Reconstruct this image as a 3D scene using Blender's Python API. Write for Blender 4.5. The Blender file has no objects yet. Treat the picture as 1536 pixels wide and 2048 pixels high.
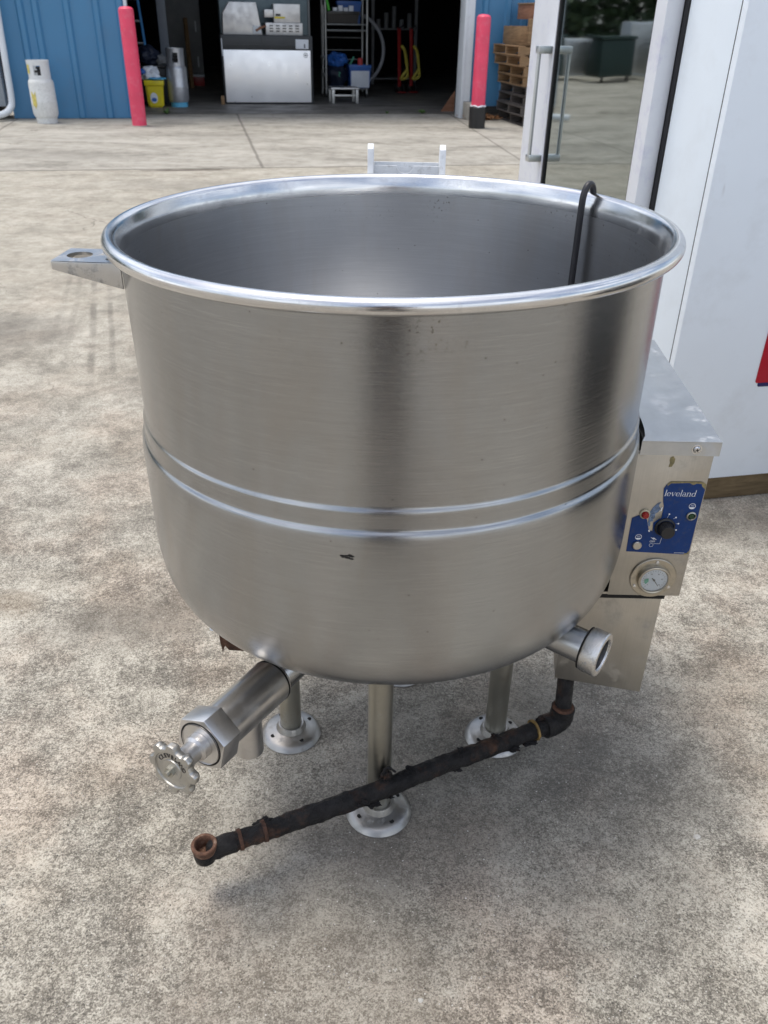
import bpy, bmesh, math, random
from mathutils import Vector, Matrix, noise as mnoise
random.seed(7)
R = math.radians
sc = bpy.context.scene
col = sc.collection

# ---------------------------------------------------------------- camera
CAM_H = 1.28
TH, ROLL = R(30.828), R(1.156)
cd = bpy.data.cameras.new('camera'); cam = bpy.data.objects.new('camera', cd); col.objects.link(cam)
c_, s_ = math.cos(TH), math.sin(TH); cr, sr = math.cos(ROLL), math.sin(ROLL)
fwd = Vector((0, c_, -s_)); dwn0 = Vector((0, -s_, -c_)); rt0 = Vector((1, 0, 0))
rt = cr*rt0 - sr*dwn0; dwn = sr*rt0 + cr*dwn0
Mc = Matrix((rt, -dwn, -fwd)).transposed().to_4x4(); Mc.translation = (0, 0, CAM_H)
cam.matrix_world = Mc
cd.sensor_fit = 'VERTICAL'; cd.sensor_height = 36; cd.sensor_width = 27
cd.lens = 1657/2048*36; cd.clip_start = 0.01; cd.clip_end = 500
cd.dof.use_dof = True; cd.dof.focus_distance = 1.25; cd.dof.aperture_fstop = 11.0
sc.camera = cam

# ---------------------------------------------------------------- sky, sun, exposure
SUN_EL, SUN_AZ = R(77), R(-70)          # azimuth measured from +Y towards +X
w = bpy.data.worlds.new('World'); sc.world = w; w.use_nodes = True
wn = w.node_tree; bg = wn.nodes['Background']
sky = wn.nodes.new('ShaderNodeTexSky'); sky.sky_type = 'NISHITA'; sky.sun_disc = False
sky.sun_elevation = SUN_EL; sky.sun_rotation = SUN_AZ
sky.air_density = 1.0; sky.dust_density = 3.5; sky.ozone_density = 1.0
# scattered bright cloud over the blue
tc = wn.nodes.new('ShaderNodeTexCoord'); mp = wn.nodes.new('ShaderNodeMapping'); mp.inputs['Scale'].default_value = (1, 1, 2.2)
nz = wn.nodes.new('ShaderNodeTexNoise'); nz.inputs['Scale'].default_value = 2.6; nz.inputs['Detail'].default_value = 7
rp = wn.nodes.new('ShaderNodeValToRGB'); rp.color_ramp.elements[0].position = .42; rp.color_ramp.elements[1].position = .68
mxw = wn.nodes.new('ShaderNodeMix'); mxw.data_type = 'RGBA'
wn.links.new(tc.outputs['Generated'], mp.inputs[0]); wn.links.new(mp.outputs[0], nz.inputs[0]); wn.links.new(nz.outputs[0], rp.inputs[0])
wn.links.new(rp.outputs[0], mxw.inputs[0]); wn.links.new(sky.outputs[0], mxw.inputs[6]); mxw.inputs[7].default_value = (9.0, 9.3, 9.8, 1)
wn.links.new(mxw.outputs[2], bg.inputs[0]); bg.inputs[1].default_value = 0.15
sd = bpy.data.lights.new('sun', 'SUN'); sun = bpy.data.objects.new('sun', sd); col.objects.link(sun)
sd.energy = 1.7; sd.angle = R(18); sd.color = (1, .95, .87)
to_sun = Vector((math.sin(SUN_AZ)*math.cos(SUN_EL), math.cos(SUN_AZ)*math.cos(SUN_EL), math.sin(SUN_EL)))
sun.rotation_euler = to_sun.to_track_quat('Z', 'Y').to_euler(); sun.location = to_sun*30
sc.view_settings.view_transform = 'Standard'; sc.view_settings.look = 'None'
sc.view_settings.exposure = 0.38; sc.view_settings.gamma = 1; sc.view_settings.use_curve_mapping = False
sc.render.engine = 'CYCLES'
sc.cycles.max_bounces = 10; sc.cycles.glossy_bounces = 6; sc.cycles.transmission_bounces = 8; sc.cycles.sample_clamp_indirect = 6

# ---------------------------------------------------------------- helpers: materials
class N:
    def __init__(s, name):
        s.m = bpy.data.materials.new(name); s.m.use_nodes = True; s.t = s.m.node_tree
        s.p = s.t.nodes['Principled BSDF']; s._c = None
    def add(s, kind, **kw):
        n = s.t.nodes.new(kind)
        for k, v in kw.items():
            if k.startswith('i_'):
                key = k[2:]; key = int(key) if key.isdigit() else key.replace('_', ' ')
                s.put(v, n.inputs[key])
            else: setattr(n, k, v)
        return n
    def put(s, v, sock):
        if isinstance(v, bpy.types.NodeSocket): s.t.links.new(v, sock)
        else: sock.default_value = v
    def co(s, scale=(1, 1, 1), loc=(0, 0, 0), rot=(0, 0, 0)):
        if s._c is None: s._c = s.add('ShaderNodeTexCoord').outputs['Object']
        m = s.add('ShaderNodeMapping'); s.put(s._c, m.inputs[0])
        m.inputs['Scale'].default_value = scale; m.inputs['Location'].default_value = loc; m.inputs['Rotation'].default_value = rot
        return m.outputs[0]
    def noise(s, scale, detail=4, rough=.55, co=None, dist=0):
        n = s.add('ShaderNodeTexNoise', i_Scale=float(scale), i_Detail=float(detail), i_Roughness=float(rough), i_Distortion=float(dist))
        s.put(co or s.co(), n.inputs['Vector']); return n.outputs[0]
    def ramp(s, f, *stops):
        n = s.add('ShaderNodeValToRGB'); e = n.color_ramp.elements
        while len(e) < len(stops): e.new(.5)
        for i, (p, c) in enumerate(stops):
            e[i].position = p; e[i].color = (c, c, c, 1) if isinstance(c, (int, float)) else (*c, 1)
        s.put(f, n.inputs[0]); return n.outputs[0]
    def mix(s, f, a, b, mode='MIX'):
        n = s.add('ShaderNodeMix', data_type='RGBA', blend_type=mode)
        for k, v in ((0, f), (6, a), (7, b)):
            if not isinstance(v, bpy.types.NodeSocket) and k and not isinstance(v, (int, float)): v = (*v[:3], 1)
            s.put(v, n.inputs[k])
        return n.outputs[2]
    def math(s, op, a, b=0.0, c=0.0, clamp=False):
        n = s.add('ShaderNodeMath', operation=op, use_clamp=clamp)
        for i, v in enumerate((a, b, c)): s.put(v, n.inputs[i])
        return n.outputs[0]
    def bump(s, h, strength=.3, dist=.002, nrm=None):
        n = s.add('ShaderNodeBump', i_Strength=strength, i_Distance=dist, i_Height=h)
        if nrm: s.put(nrm, n.inputs['Normal'])
        return n.outputs[0]
    def set(s, **kw):
        for k, v in kw.items():
            if k != 'Base_Color' and False: pass
            if isinstance(v, tuple) and len(v) == 3: v = (*v, 1)
            s.put(v, s.p.inputs[k.replace('_', ' ')])
        return s.m

def paint(name, c, rough=.5, metal=0.0, var=.12, dirt=None, dirt_amt=.35, sc_=6, bump=.08, spec=.5, specks=0):
    n = N(name)
    a = n.ramp(n.noise(sc_, 6, .6), (.3, tuple(x*(1-var) for x in c)), (.7, tuple(min(1, x*(1+var)) for x in c)))
    if dirt:
        f = n.ramp(n.noise(sc_*2.3, 8, .7, n.co(loc=(3, 1, 5))), (.52, 0.0), (.72, dirt_amt)); a = n.mix(f, a, dirt)
    if specks:
        vv = n.add('ShaderNodeTexVoronoi', i_Scale=float(specks)); n.put(n.co(), vv.inputs['Vector']); cc = n.add('ShaderNodeSeparateColor'); n.put(vv.outputs['Color'], cc.inputs[0])
        a = n.mix(n.math('MULTIPLY', n.math('LESS_THAN', vv.outputs['Distance'], n.math('MULTIPLY', cc.outputs[0], .07)), n.math('MULTIPLY', n.math('GREATER_THAN', cc.outputs[1], .55), .65)), a, (.16, .15, .14))
        sx = n.noise(1.0, 2, .5, n.co(scale=(26, 26, 5), rot=(.9, .4, .2))); a = n.mix(n.math('MULTIPLY', n.ramp(sx, (.72, 0.0), (.76, .3)), n.ramp(n.noise(4, 2), (.5, 0.0), (.6, 1.0))), a, (.45, .45, .46))
    r = n.ramp(n.noise(sc_*4, 5, .6), (.3, max(0, rough-.07)), (.7, min(1, rough+.09)))
    return n.set(Base_Color=a, Roughness=r, Metallic=metal, Normal=n.bump(n.noise(sc_*30, 3), bump, .001), Specular_IOR_Level=spec)

def steel(name, c=(.60, .585, .56), rough=.3, aniso=0.0, brush=None, dirt=.25, radial=False, sc_=5, dirtc=(.22, .19, .15), bump=.25):
    n = N(name)
    a = n.ramp(n.noise(sc_, 6, .6), (.3, tuple(x*.88 for x in c)), (.72, tuple(min(1, x*1.08) for x in c)))
    sm = n.ramp(n.noise(sc_*2.1, 9, .72, n.co(loc=(4, 7, 2))), (.54, 0.0), (.74, dirt)); a = n.mix(sm, a, dirtc)
    r = n.ramp(n.noise(sc_*1.7, 7, .65, n.co(loc=(1, 2, 9))), (.3, max(.03, rough*.78)), (.7, rough*1.3))
    rr = n.math('ADD', r, n.math('MULTIPLY', sm, .8)); rr = n.math('MAXIMUM', rr, .285) if rough >= .27 else n.math('MINIMUM', rr, .265)
    kw = dict(Base_Color=a, Roughness=rr, Metallic=n.math('SUBTRACT', 1.0, n.math('MULTIPLY', sm, 1.2), clamp=True))
    if brush:
        h = n.noise(1.0, 3, .8, n.co(scale=brush)); h2 = n.noise(140, 4, .7)
        kw['Normal'] = n.bump(n.math('ADD', h, n.math('MULTIPLY', h2, .2)), bump, .0006)
        kw['Base_Color'] = n.mix(n.ramp(h, (.3, 0.0), (.75, .22)), a, tuple(x*.55 for x in c))
    else: kw['Normal'] = n.bump(n.noise(90, 4, .7), .08, .0008)
    if aniso:
        t = n.add('ShaderNodeTangent', direction_type='RADIAL', axis='Z')
        kw['Tangent'] = t.outputs[0]; kw['Anisotropic'] = aniso; kw['Anisotropic Rotation'.replace(' ', '_')] = .25
    return n.set(**kw)

# ---------------------------------------------------------------- helpers: geometry (all in world metres)
def B(): return bmesh.new()
def _merge(bm, tmp, M=None):
    if M is not None: bmesh.ops.transform(tmp, matrix=M, verts=tmp.verts)
    me = bpy.data.meshes.new('tmp'); tmp.to_mesh(me); tmp.free(); bm.from_mesh(me); bpy.data.meshes.remove(me)
def box(bm, lo, hi, M=None, bev=0.0, seg=2):
    t = bmesh.new(); bmesh.ops.create_cube(t, size=1)
    for v in t.verts: v.co = Vector((lo[i]+(v.co[i]+.5)*(hi[i]-lo[i]) for i in range(3)))
    if bev: bmesh.ops.bevel(t, geom=t.edges[:], offset=bev, segments=seg, profile=.6, affect='EDGES')
    _merge(bm, t, M)
def frame_to(p0, p1):
    z = (Vector(p1)-Vector(p0)).normalized(); q = z.to_track_quat('Z', 'Y').to_matrix().to_4x4(); q.translation = Vector(p0); return q
def lathe(bm, prof, M=None, seg=48, caps=False, closed=False):
    t = bmesh.new(); rings = []
    for r, z in prof:
        if r < 1e-6: rings.append([t.verts.new((0, 0, z))])
        else: rings.append([t.verts.new((r*math.cos(2*math.pi*k/seg), r*math.sin(2*math.pi*k/seg), z)) for k in range(seg)])
    prs = list(zip(rings, rings[1:]))
    if closed: prs.append((rings[-1], rings[0]))
    for a, b in prs:
        for k in range(seg):
            k2 = (k+1) % seg
            if len(a) == 1 and len(b) == 1: continue
            if len(a) == 1: t.faces.new((a[0], b[k], b[k2]))
            elif len(b) == 1: t.faces.new((a[k2], a[k], b[0]))
            else: t.faces.new((a[k], b[k], b[k2], a[k2]))
    if caps:
        if len(rings[0]) > 2: t.faces.new(rings[0])
        if len(rings[-1]) > 2: t.faces.new(rings[-1][::-1])
    bmesh.ops.recalc_face_normals(t, faces=t.faces[:])
    _merge(bm, t, M)
def cyl(bm, p0, p1, r0, r1=None, seg=32, bev=0.0):
    r1 = r0 if r1 is None else r1; L = (Vector(p1)-Vector(p0)).length; b = bev
    prof = [(0, 0), (r0-b, 0), (r0, b), (r1, L-b), (r1-b, L), (0, L)] if b else [(0, 0), (r0, 0), (r1, L), (0, L)]
    lathe(bm, prof, frame_to(p0, p1), seg)
def smooth_path(pts, n=8):
    P = [Vector(p) for p in pts]; out = []
    for i in range(len(P)-1):
        a, b, c, d = P[max(i-1, 0)], P[i], P[i+1], P[min(i+2, len(P)-1)]
        for k in range(n):
            t = k/n
            out.append(.5*((2*b)+(c-a)*t+(2*a-5*b+4*c-d)*t*t+(3*b-a-3*c+d)*t**3))
    out.append(P[-1]); return out
def tube(bm, pts, r, seg=12, jit=0.0, caps=True):
    t = bmesh.new(); P = [Vector(p) for p in pts]; rings = []; up = None
    for i, p in enumerate(P):
        d = (P[min(i+1, len(P)-1)]-P[max(i-1, 0)]).normalized()
        if up is None: up = Vector((0, 0, 1)) if abs(d.z) < .9 else Vector((1, 0, 0))
        x = d.cross(up).normalized(); y = x.cross(d).normalized(); up = y
        rr = r(i/(len(P)-1)) if callable(r) else r
        ring = []
        for k in range(seg):
            a = 2*math.pi*k/seg; q = rr
            o = x*math.cos(a)+y*math.sin(a)
            if jit: q = rr*(1+jit*mnoise.noise((p+o*.02)*70)+jit*.7*mnoise.noise((p+o*.02)*190))
            ring.append(t.verts.new(p+o*q))
        rings.append(ring)
    for a, b in zip(rings, rings[1:]):
        for k in range(seg): t.faces.new((a[k], a[(k+1) % seg], b[(k+1) % seg], b[k]))
    if caps: t.faces.new(rings[0][::-1]); t.faces.new(rings[-1])
    bmesh.ops.recalc_face_normals(t, faces=t.faces[:]); _merge(bm, t)
def prism(bm, poly, d0, d1, M=None, bev=0.0):
    """poly in (x, y), extruded along z from d0 to d1, then M"""
    t = bmesh.new(); a = [t.verts.new((x, y, d0)) for x, y in poly]
    f = t.faces.new(a)
    if abs(d1-d0) > 1e-9:
        r = bmesh.ops.extrude_face_region(t, geom=[f])
        for v in [g for g in r['geom'] if isinstance(g, bmesh.types.BMVert)]: v.co.z = d1
    bmesh.ops.recalc_face_normals(t, faces=t.faces[:])
    if bev: bmesh.ops.bevel(t, geom=t.edges[:], offset=bev, segments=2, profile=.6, affect='EDGES')
    _merge(bm, t, M)
def ribbon(bm, pts, ws, M=None, z=0.0):
    t = bmesh.new(); P = [Vector((x, y, z)) for x, y in pts]; prev = None
    for i, p in enumerate(P):
        d = (P[min(i+1, len(P)-1)]-P[max(i-1, 0)]).normalized(); n = Vector((-d.y, d.x, 0))*ws[i]*.5
        cur = (t.verts.new(p+n), t.verts.new(p-n))
        if prev: t.faces.new((prev[0], prev[1], cur[1], cur[0]))
        prev = cur
    _merge(bm, t, M)
WORLD = {}
def obj(name, bm, m, parent=None, angle=32, smooth=True, org=None):
    me = bpy.data.meshes.new(name)
    off = WORLD.get(parent.name, Vector()) if parent else (Vector(org) if org else Vector())
    if off.length: bmesh.ops.translate(bm, vec=-off, verts=bm.verts)
    bm.to_mesh(me); bm.free()
    for x in (m if isinstance(m, (list, tuple)) else [m]): me.materials.append(x)
    if smooth and len(me.polygons):
        me.polygons.foreach_set('use_smooth', [True]*len(me.polygons)); me.set_sharp_from_angle(angle=R(angle))
    o = bpy.data.objects.new(name, me); col.objects.link(o)
    if parent: o.parent = parent
    else: o.location = off
    WORLD[o.name] = off
    return o
def tag(o, label=None, cat=None, group=None, kind=None):
    if label: o['label'] = label
    if cat: o['category'] = cat
    if group: o['group'] = group
    if kind: o['kind'] = kind
    return o
def thing(name, loc, label, cat, group=None):
    o = bpy.data.objects.new(name, None); col.objects.link(o); o.location = loc; o.empty_display_size = .1
    WORLD[o.name] = Vector(loc); return tag(o, label, cat, group)
def copy_tree(o, parent=None, off=Vector()):
    c = o.copy(); col.objects.link(c)
    if parent: c.parent = parent
    else: c.location = o.location+off
    for ch in [x for x in list(bpy.data.objects) if x.parent == o]: copy_tree(ch, c)
    return c
# building frame: u along the facade, v into the building
AB = R(12); BU = Vector((math.cos(AB), math.sin(AB), 0)); BV = Vector((-BU.y, BU.x, 0)); BO = Vector((-3.6647, 12.789, 0))
MB = Matrix((BU, BV, Vector((0, 0, 1)))).transposed().to_4x4(); MB.translation = BO
def bf(u, v, z=0): return BO+BU*u+BV*v+Vector((0, 0, z))

# ---------------------------------------------------------------- materials
def m_concrete():
    n = N('concrete yard')
    co = n.co()
    sep = n.add('ShaderNodeSeparateXYZ'); n.put(co, sep.inputs[0]); X, Y = sep.outputs[0], sep.outputs[1]
    dx = n.math('SUBTRACT', X, BO.x); dy = n.math('SUBTRACT', Y, BO.y)
    u = n.math('ADD', n.math('MULTIPLY', dx, BU.x), n.math('MULTIPLY', dy, BU.y))
    v = n.math('ADD', n.math('MULTIPLY', dx, BV.x), n.math('MULTIPLY', dy, BV.y))
    far = n.ramp(n.math('ADD', n.math('MULTIPLY', v, .2), 1.41), (.49, 0.0), (.51, 1.0))      # slab beyond the joint v=-4.55
    big = n.noise(.9, 8, .6, n.co(loc=(2.3, 5, 0)), .4); mid = n.noise(4.5, 8, .62, n.co(loc=(7, 1, 0)), .25)
    pat = n.noise(16, 8, .68, n.co(loc=(1, 4, 0)), .2); fine = n.noise(85, 6, .72); grit = n.noise(330, 4, .75)
    agg = n.add('ShaderNodeTexVoronoi', i_Scale=210.0); n.put(co, agg.inputs['Vector'])
    # near slab: worn cream paste over grey-brown exposed aggregate
    f = n.math('ADD', n.math('ADD', n.math('MULTIPLY', mid, 1.15), n.math('MULTIPLY', pat, 1.15)), n.math('ADD', n.math('MULTIPLY', fine, 1.05), n.math('MULTIPLY', big, .35)))
    f = n.math('ADD', f, n.math('MULTIPLY', grit, 1.7))
    f = n.math('ADD', n.math('MULTIPLY', n.math('SUBTRACT', f, 2.715), .62), .57)
    grain = n.add('ShaderNodeTexVoronoi', i_Scale=380.0); n.put(co, grain.inputs['Vector'])
    gsep = n.add('ShaderNodeSeparateColor'); n.put(grain.outputs['Color'], gsep.inputs[0])
    cell = n.add('ShaderNodeSeparateColor'); n.put(agg.outputs['Color'], cell.inputs[0])
    f = n.math('ADD', f, n.math('MULTIPLY', n.math('SUBTRACT', gsep.outputs[0], .5), .28))
    f = n.math('ADD', f, n.math('MULTIPLY', n.math('SUBTRACT', cell.outputs[0], .5), .16))
    near = n.ramp(f, (.16, (.095, .086, .072)), (.38, (.175, .160, .134)), (.50, (.265, .245, .205)), (.61, (.40, .373, .315)), (.84, (.59, .555, .475)))
    near = n.mix(n.ramp(n.noise(3.1, 6, .6, n.co(loc=(9, 2, 0))), (.46, 0.0), (.62, .55)), near, n.mix(1.0, near, (1.05, .93, .88), 'MULTIPLY'))
    near = n.mix(n.ramp(n.noise(2.4, 7, .62, n.co(loc=(5, 8, 0)), .3), (.46, 0.0), (.62, .5)), near, n.mix(1.0, near, (.70, .67, .63), 'MULTIPLY'))
    blk = n.add('ShaderNodeTexVoronoi', i_Scale=95.0); n.put(co, blk.inputs['Vector'])
    dsp = n.math('MULTIPLY', n.math('LESS_THAN', blk.outputs['Distance'], .16), n.math('GREATER_THAN', n.noise(22, 3), .50))
    near = n.mix(n.math('MULTIPLY', dsp, .6), near, (.06, .056, .05))
    # far slab: smoother, greyer
    fs = n.noise(1.6, 9, .62, n.co(scale=(.55, 1.3, 1), loc=(3, 3, 0)), .6)
    f2 = n.math('ADD', n.math('MULTIPLY', fs, .6), n.math('MULTIPLY', n.noise(7, 8, .66), .4))
    farc = n.ramp(f2, (.36, (.20, .187, .16)), (.46, (.33, .31, .265)), (.60, (.455, .43, .375)))
    # middle yard between both
    my = n.ramp(n.math('DIVIDE', Y, 8.0), (.22, 0.0), (.62, 1.0))
    midc = n.ramp(n.math('ADD', n.math('MULTIPLY', fs, .35), n.math('ADD', n.math('MULTIPLY', mid, .35), n.math('MULTIPLY', pat, .3))), (.35, (.215, .195, .158)), (.48, (.36, .332, .272)), (.62, (.50, .466, .395)))
    ymix = n.mix(n.math('MULTIPLY', my, .8), near, midc)
    base = n.mix(far, ymix, farc)
    # stains (oil, damp) that lie on the slab, plus the kettle's painted shadow pool
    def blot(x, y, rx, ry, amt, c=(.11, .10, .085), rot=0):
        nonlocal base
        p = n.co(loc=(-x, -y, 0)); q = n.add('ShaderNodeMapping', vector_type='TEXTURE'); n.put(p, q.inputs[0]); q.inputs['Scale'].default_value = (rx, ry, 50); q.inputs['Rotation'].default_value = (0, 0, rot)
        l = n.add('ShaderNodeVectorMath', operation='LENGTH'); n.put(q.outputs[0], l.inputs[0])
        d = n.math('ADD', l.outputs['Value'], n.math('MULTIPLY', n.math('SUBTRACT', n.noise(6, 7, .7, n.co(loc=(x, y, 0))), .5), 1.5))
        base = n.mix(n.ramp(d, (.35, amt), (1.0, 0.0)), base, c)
    blot(-.60, 1.60, .30, .13, .55, (.12, .105, .085), .3); blot(-.92, 1.66, .10, .07, .35, (.2, .14, .08)); blot(-1.9, 3.7, .55, .35, .6)
    blot(-3.0, 12.3, .6, .35, .55, (.13, .125, .115)); blot(-.1, .72, .35, .2, .35, (.16, .13, .10)); blot(.22, 1.15, .55, .42, .5, (.12, .112, .098)); blot(-.12, .93, .30, .20, .42, (.15, .135, .115)); blot(-1.95, 8.42, .55, .07, .8, (.05, .035, .025), .2); blot(.55, 1.3, .5, .3, .2, (.17, .155, .13))  # blot under the kettle: grime deepened with a painted shadow pool
    blot(-.95, 3.2, .16, .4, .3); blot(1.25, 2.15, .7, .13, .5, (.10, .09, .075), .24); blot(-1.5, 7.6, 1.3, .4, .3); blot(-3.5, 9.2, 1.6, .4, .3)
    blot(-.35, 9.3, .5, .12, .4); blot(-2.1, 11.0, .8, .5, .25)
    # joints between slabs
    def line(coord, at, wdt, amt, m=None):
        nonlocal base
        d = n.math('ABSOLUTE', n.math('SUBTRACT', n.math('ADD', coord, n.math('MULTIPLY', n.math('SUBTRACT', n.noise(2.2, 5, .6), .5), .035)), at))
        f_ = n.ramp(n.math('DIVIDE', d, wdt), (.4, amt), (1.0, 0.0))
        if m is not None: f_ = n.math('MULTIPLY', f_, m)
        base = n.mix(f_, base, (.07, .06, .05)); return f_
    j1 = line(v, -4.55, .028, .8); line(v, .62, .03, .8)
    line(u, 1.5, .022, .55, far); line(u, -1.5, .02, .55, far)
    line(n.math('ADD', u, n.math('MULTIPLY', v, -.11)), 4.72, .02, .5, far)
    # hairline cracks
    def crack(scale, loc, wdt, amt, region):
        nonlocal base
        vc = n.add('ShaderNodeTexVoronoi', feature='DISTANCE_TO_EDGE', i_Scale=scale)
        wv = n.add('ShaderNodeVectorMath', operation='ADD'); nt = n.add('ShaderNodeTexNoise', i_Scale=7.0, i_Detail=6.0); n.put(co, nt.inputs['Vector'])
        sc2 = n.add('ShaderNodeVectorMath', operation='SCALE'); n.put(nt.outputs['Color'], sc2.inputs[0]); sc2.inputs['Scale'].default_value = .16
        n.put(n.co(loc=loc), wv.inputs[0]); n.put(sc2.outputs[0], wv.inputs[1]); n.put(wv.outputs[0], vc.inputs['Vector'])
        m_ = n.math('MULTIPLY', n.ramp(n.math('DIVIDE', vc.outputs['Distance'], wdt), (.3, amt), (1.0, 0.0)), n.ramp(n.noise(region, 3, .5, n.co(loc=loc)), (.55, 0.0), (.62, 1.0)))
        base = n.mix(n.math('MULTIPLY', m_, my), base, (.06, .05, .04))
    crack(1.1, (3, 1, 0), .006, .55, .8); crack(2.7, (1, 6, 0), .006, .4, 1.3)
    # tyre tracks pressed in dust
    tm = n.math('MULTIPLY', n.ramp(n.math('DIVIDE', Y, 8.0), (.36, 0.0), (.4, 1.0), (.6, 1.0), (.7, 0.0)), n.ramp(n.noise(3, 3), (.4, .2), (.6, 1.0)))
    line(n.math('ADD', X, n.math('MULTIPLY', Y, .30)), -.255, .022, .5, tm); line(n.math('ADD', X, n.math('MULTIPLY', Y, .31)), -.13, .018, .42, tm)
    for q_, a_ in ((.27, -.47), (.25, -.62), (.34, .25)): line(n.math('ADD', X, n.math('MULTIPLY', Y, q_)), a_, .02, .22, tm)
    h = n.math('ADD', n.math('ADD', n.math('MULTIPLY', fine, .6), n.math('MULTIPLY', grit, .5)), n.math('MULTIPLY', f, .5))
    return n.set(Base_Color=base, Roughness=n.ramp(mid, (.3, .72), (.7, .92)), Normal=n.bump(n.math('ADD', h, n.math('MULTIPLY', gsep.outputs[0], .5)), .6, .003), Specular_IOR_Level=.3)
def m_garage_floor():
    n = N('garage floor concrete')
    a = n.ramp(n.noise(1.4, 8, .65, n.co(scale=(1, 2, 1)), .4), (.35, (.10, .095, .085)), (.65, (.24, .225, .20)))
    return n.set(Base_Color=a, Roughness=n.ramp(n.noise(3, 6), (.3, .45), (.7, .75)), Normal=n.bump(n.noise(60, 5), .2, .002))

M = {}
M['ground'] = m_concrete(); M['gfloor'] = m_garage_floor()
def m_vessel(name, c, rough, aniso, brz, bump):
    n = N(name); br = n.noise(1.0, 4, .75, n.co(scale=(5, 5, brz))); br2 = n.noise(1.0, 3, .7, n.co(scale=(16, 16, brz*2.6)))
    cl = n.noise(2.6, 4, .5, n.co(loc=(3, 1, 2))); stn = n.noise(1.0, 6, .62, n.co(scale=(11, 11, 3.2), loc=(0, 3, 1)), .5)
    a = n.ramp(cl, (.32, tuple(x*.92 for x in c)), (.7, tuple(x*1.07 for x in c)))
    a = n.mix(n.ramp(br, (.38, 0.0), (.72, .17)), a, tuple(x*.50 for x in c))
    a = n.mix(n.ramp(br2, (.52, 0.0), (.70, .18)), a, (.8, .8, .78))
    sf = n.ramp(stn, (.46, 0.0), (.74, .34)); a = n.mix(sf, a, (c[0]*.85, c[1]*.74, c[2]*.62))
    zz = n.add('ShaderNodeSeparateXYZ'); n.put(n.co(), zz.inputs[0])
    zr = n.ramp(n.math('SUBTRACT', zz.outputs[2], .35), (.585, 0.0), (.64, 1.0))
    sp = n.math('MULTIPLY', n.ramp(n.noise(170, 4, .7), (.60, 0.0), (.66, .7)), n.math('MULTIPLY', zr, n.ramp(n.noise(9, 3), (.52, 0.0), (.6, 1.0)))); a = n.mix(sp, a, (.09, .07, .045))
    pit = n.add('ShaderNodeTexVoronoi', i_Scale=34.0); n.put(n.co(), pit.inputs['Vector']); a = n.mix(n.math('MULTIPLY', n.math('LESS_THAN', pit.outputs['Distance'], .045), .6), a, (.10, .09, .08))
    ro = n.ramp(cl, (.3, rough), (.7, rough*1.18))
    t = n.add('ShaderNodeTangent', direction_type='RADIAL', axis='Z')
    return n.set(Base_Color=a, Roughness=ro, Metallic=1.0, Normal=n.bump(n.math('ADD', br, n.math('MULTIPLY', br2, .5)), bump, .0006), Tangent=t.outputs[0], Anisotropic=aniso, Anisotropic_Rotation=.25)
M['vessel'] = m_vessel('brushed vessel steel', (.375, .384, .392), .215, .66, 420, .26)
M['vessel_in'] = m_vessel('inner vessel steel', (.52, .532, .55), .30, .4, 260, .18)
M['rim'] = steel('polished rim steel', (.74, .74, .74), .20, brush=(40, 40, 500), dirt=.16, sc_=9, dirtc=(.3, .27, .23), bump=.10)
M['box'] = steel('control box steel', (.50, .475, .43), .36, brush=(600, 5, 8), dirt=.45, sc_=13, dirtc=(.30, .25, .17))
M['lid'] = steel('scuffed lid steel', (.54, .56, .58), .34, brush=(30, 12, 30), dirt=.55, sc_=11, dirtc=(.62, .65, .68), bump=.2)
M['valve'] = steel('cast valve steel', (.70, .69, .68), .30, brush=(60, 60, 60), dirt=.15, sc_=14, bump=.12)
M['leg'] = steel('dull leg steel', (.44, .43, .38), .36, dirt=.5, sc_=8, dirtc=(.22, .17, .10))
M['wheel'] = steel('worn handwheel metal', (.50, .49, .46), .36, dirt=.6, sc_=30, dirtc=(.16, .14, .11))
M['letter'] = paint('grimy cast lettering', (.10, .09, .08), .5, metal=.5, sc_=60)
M['collar'] = paint('tank collar paint', (.66, .68, .68), .5, var=.06, sc_=20)
M['flange'] = steel('foot flange steel', (.40, .39, .37), .38, dirt=.5, sc_=18, dirtc=(.18, .16, .13))
M['bezel'] = steel('dulled gauge bezel', (.46, .42, .35), .33, dirt=.4, sc_=30, dirtc=(.2, .17, .11))
M['knurl'] = steel('knurled ring steel', (.66, .66, .65), .26, brush=(420, 420, 420), dirt=.85, sc_=26, dirtc=(.03, .03, .03), bump=1.0)
M['bracket'] = steel('bracket steel', (.60, .60, .60), .28, dirt=.9, sc_=16, dirtc=(.13, .10, .04))
M['hinge'] = paint('dull cast hinge', (.72, .74, .76), .45, metal=0.0, sc_=30, var=.1, dirt=(.3, .29, .27), dirt_amt=.6)
M['black'] = paint('black plastic', (.012, .012, .013), .38, var=.2, bump=.05)
M['dark'] = paint('dark cavity', (.01, .009, .008), .8)
M['dark_glass'] = paint('dark sight glass', (.05, .05, .05), .12)
M['cable'] = paint('black cable', (.018, .018, .021), .42, sc_=30)
M['blue_label'] = paint('blue control overlay', (.006, .036, .150), .42, var=.15, sc_=40, dirt=(.05, .06, .09), dirt_amt=.7, spec=.25)
M['white_ink'] = paint('white print', (.78, .8, .82), .5, var=.03)
M['glue'] = paint('old glue residue', (.23, .19, .09), .7, sc_=120, var=.4)
M['torn'] = paint('torn overlay residue', (.10, .15, .24), .6, sc_=160, var=.9, dirt=(.4, .38, .33), dirt_amt=.9)
M['red_lens'] = paint('red indicator lens', (.25, .008, .006), .25)
M['green_lens'] = paint('green indicator lens', (.006, .04, .012), .2)
M['cream'] = paint('cream indicator bezel', (.45, .40, .27), .4)
M['dial'] = paint('dial face', (.74, .78, .82), .35, var=.03)
M['dial_green'] = paint('dial green', (.10, .42, .28), .5)
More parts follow.
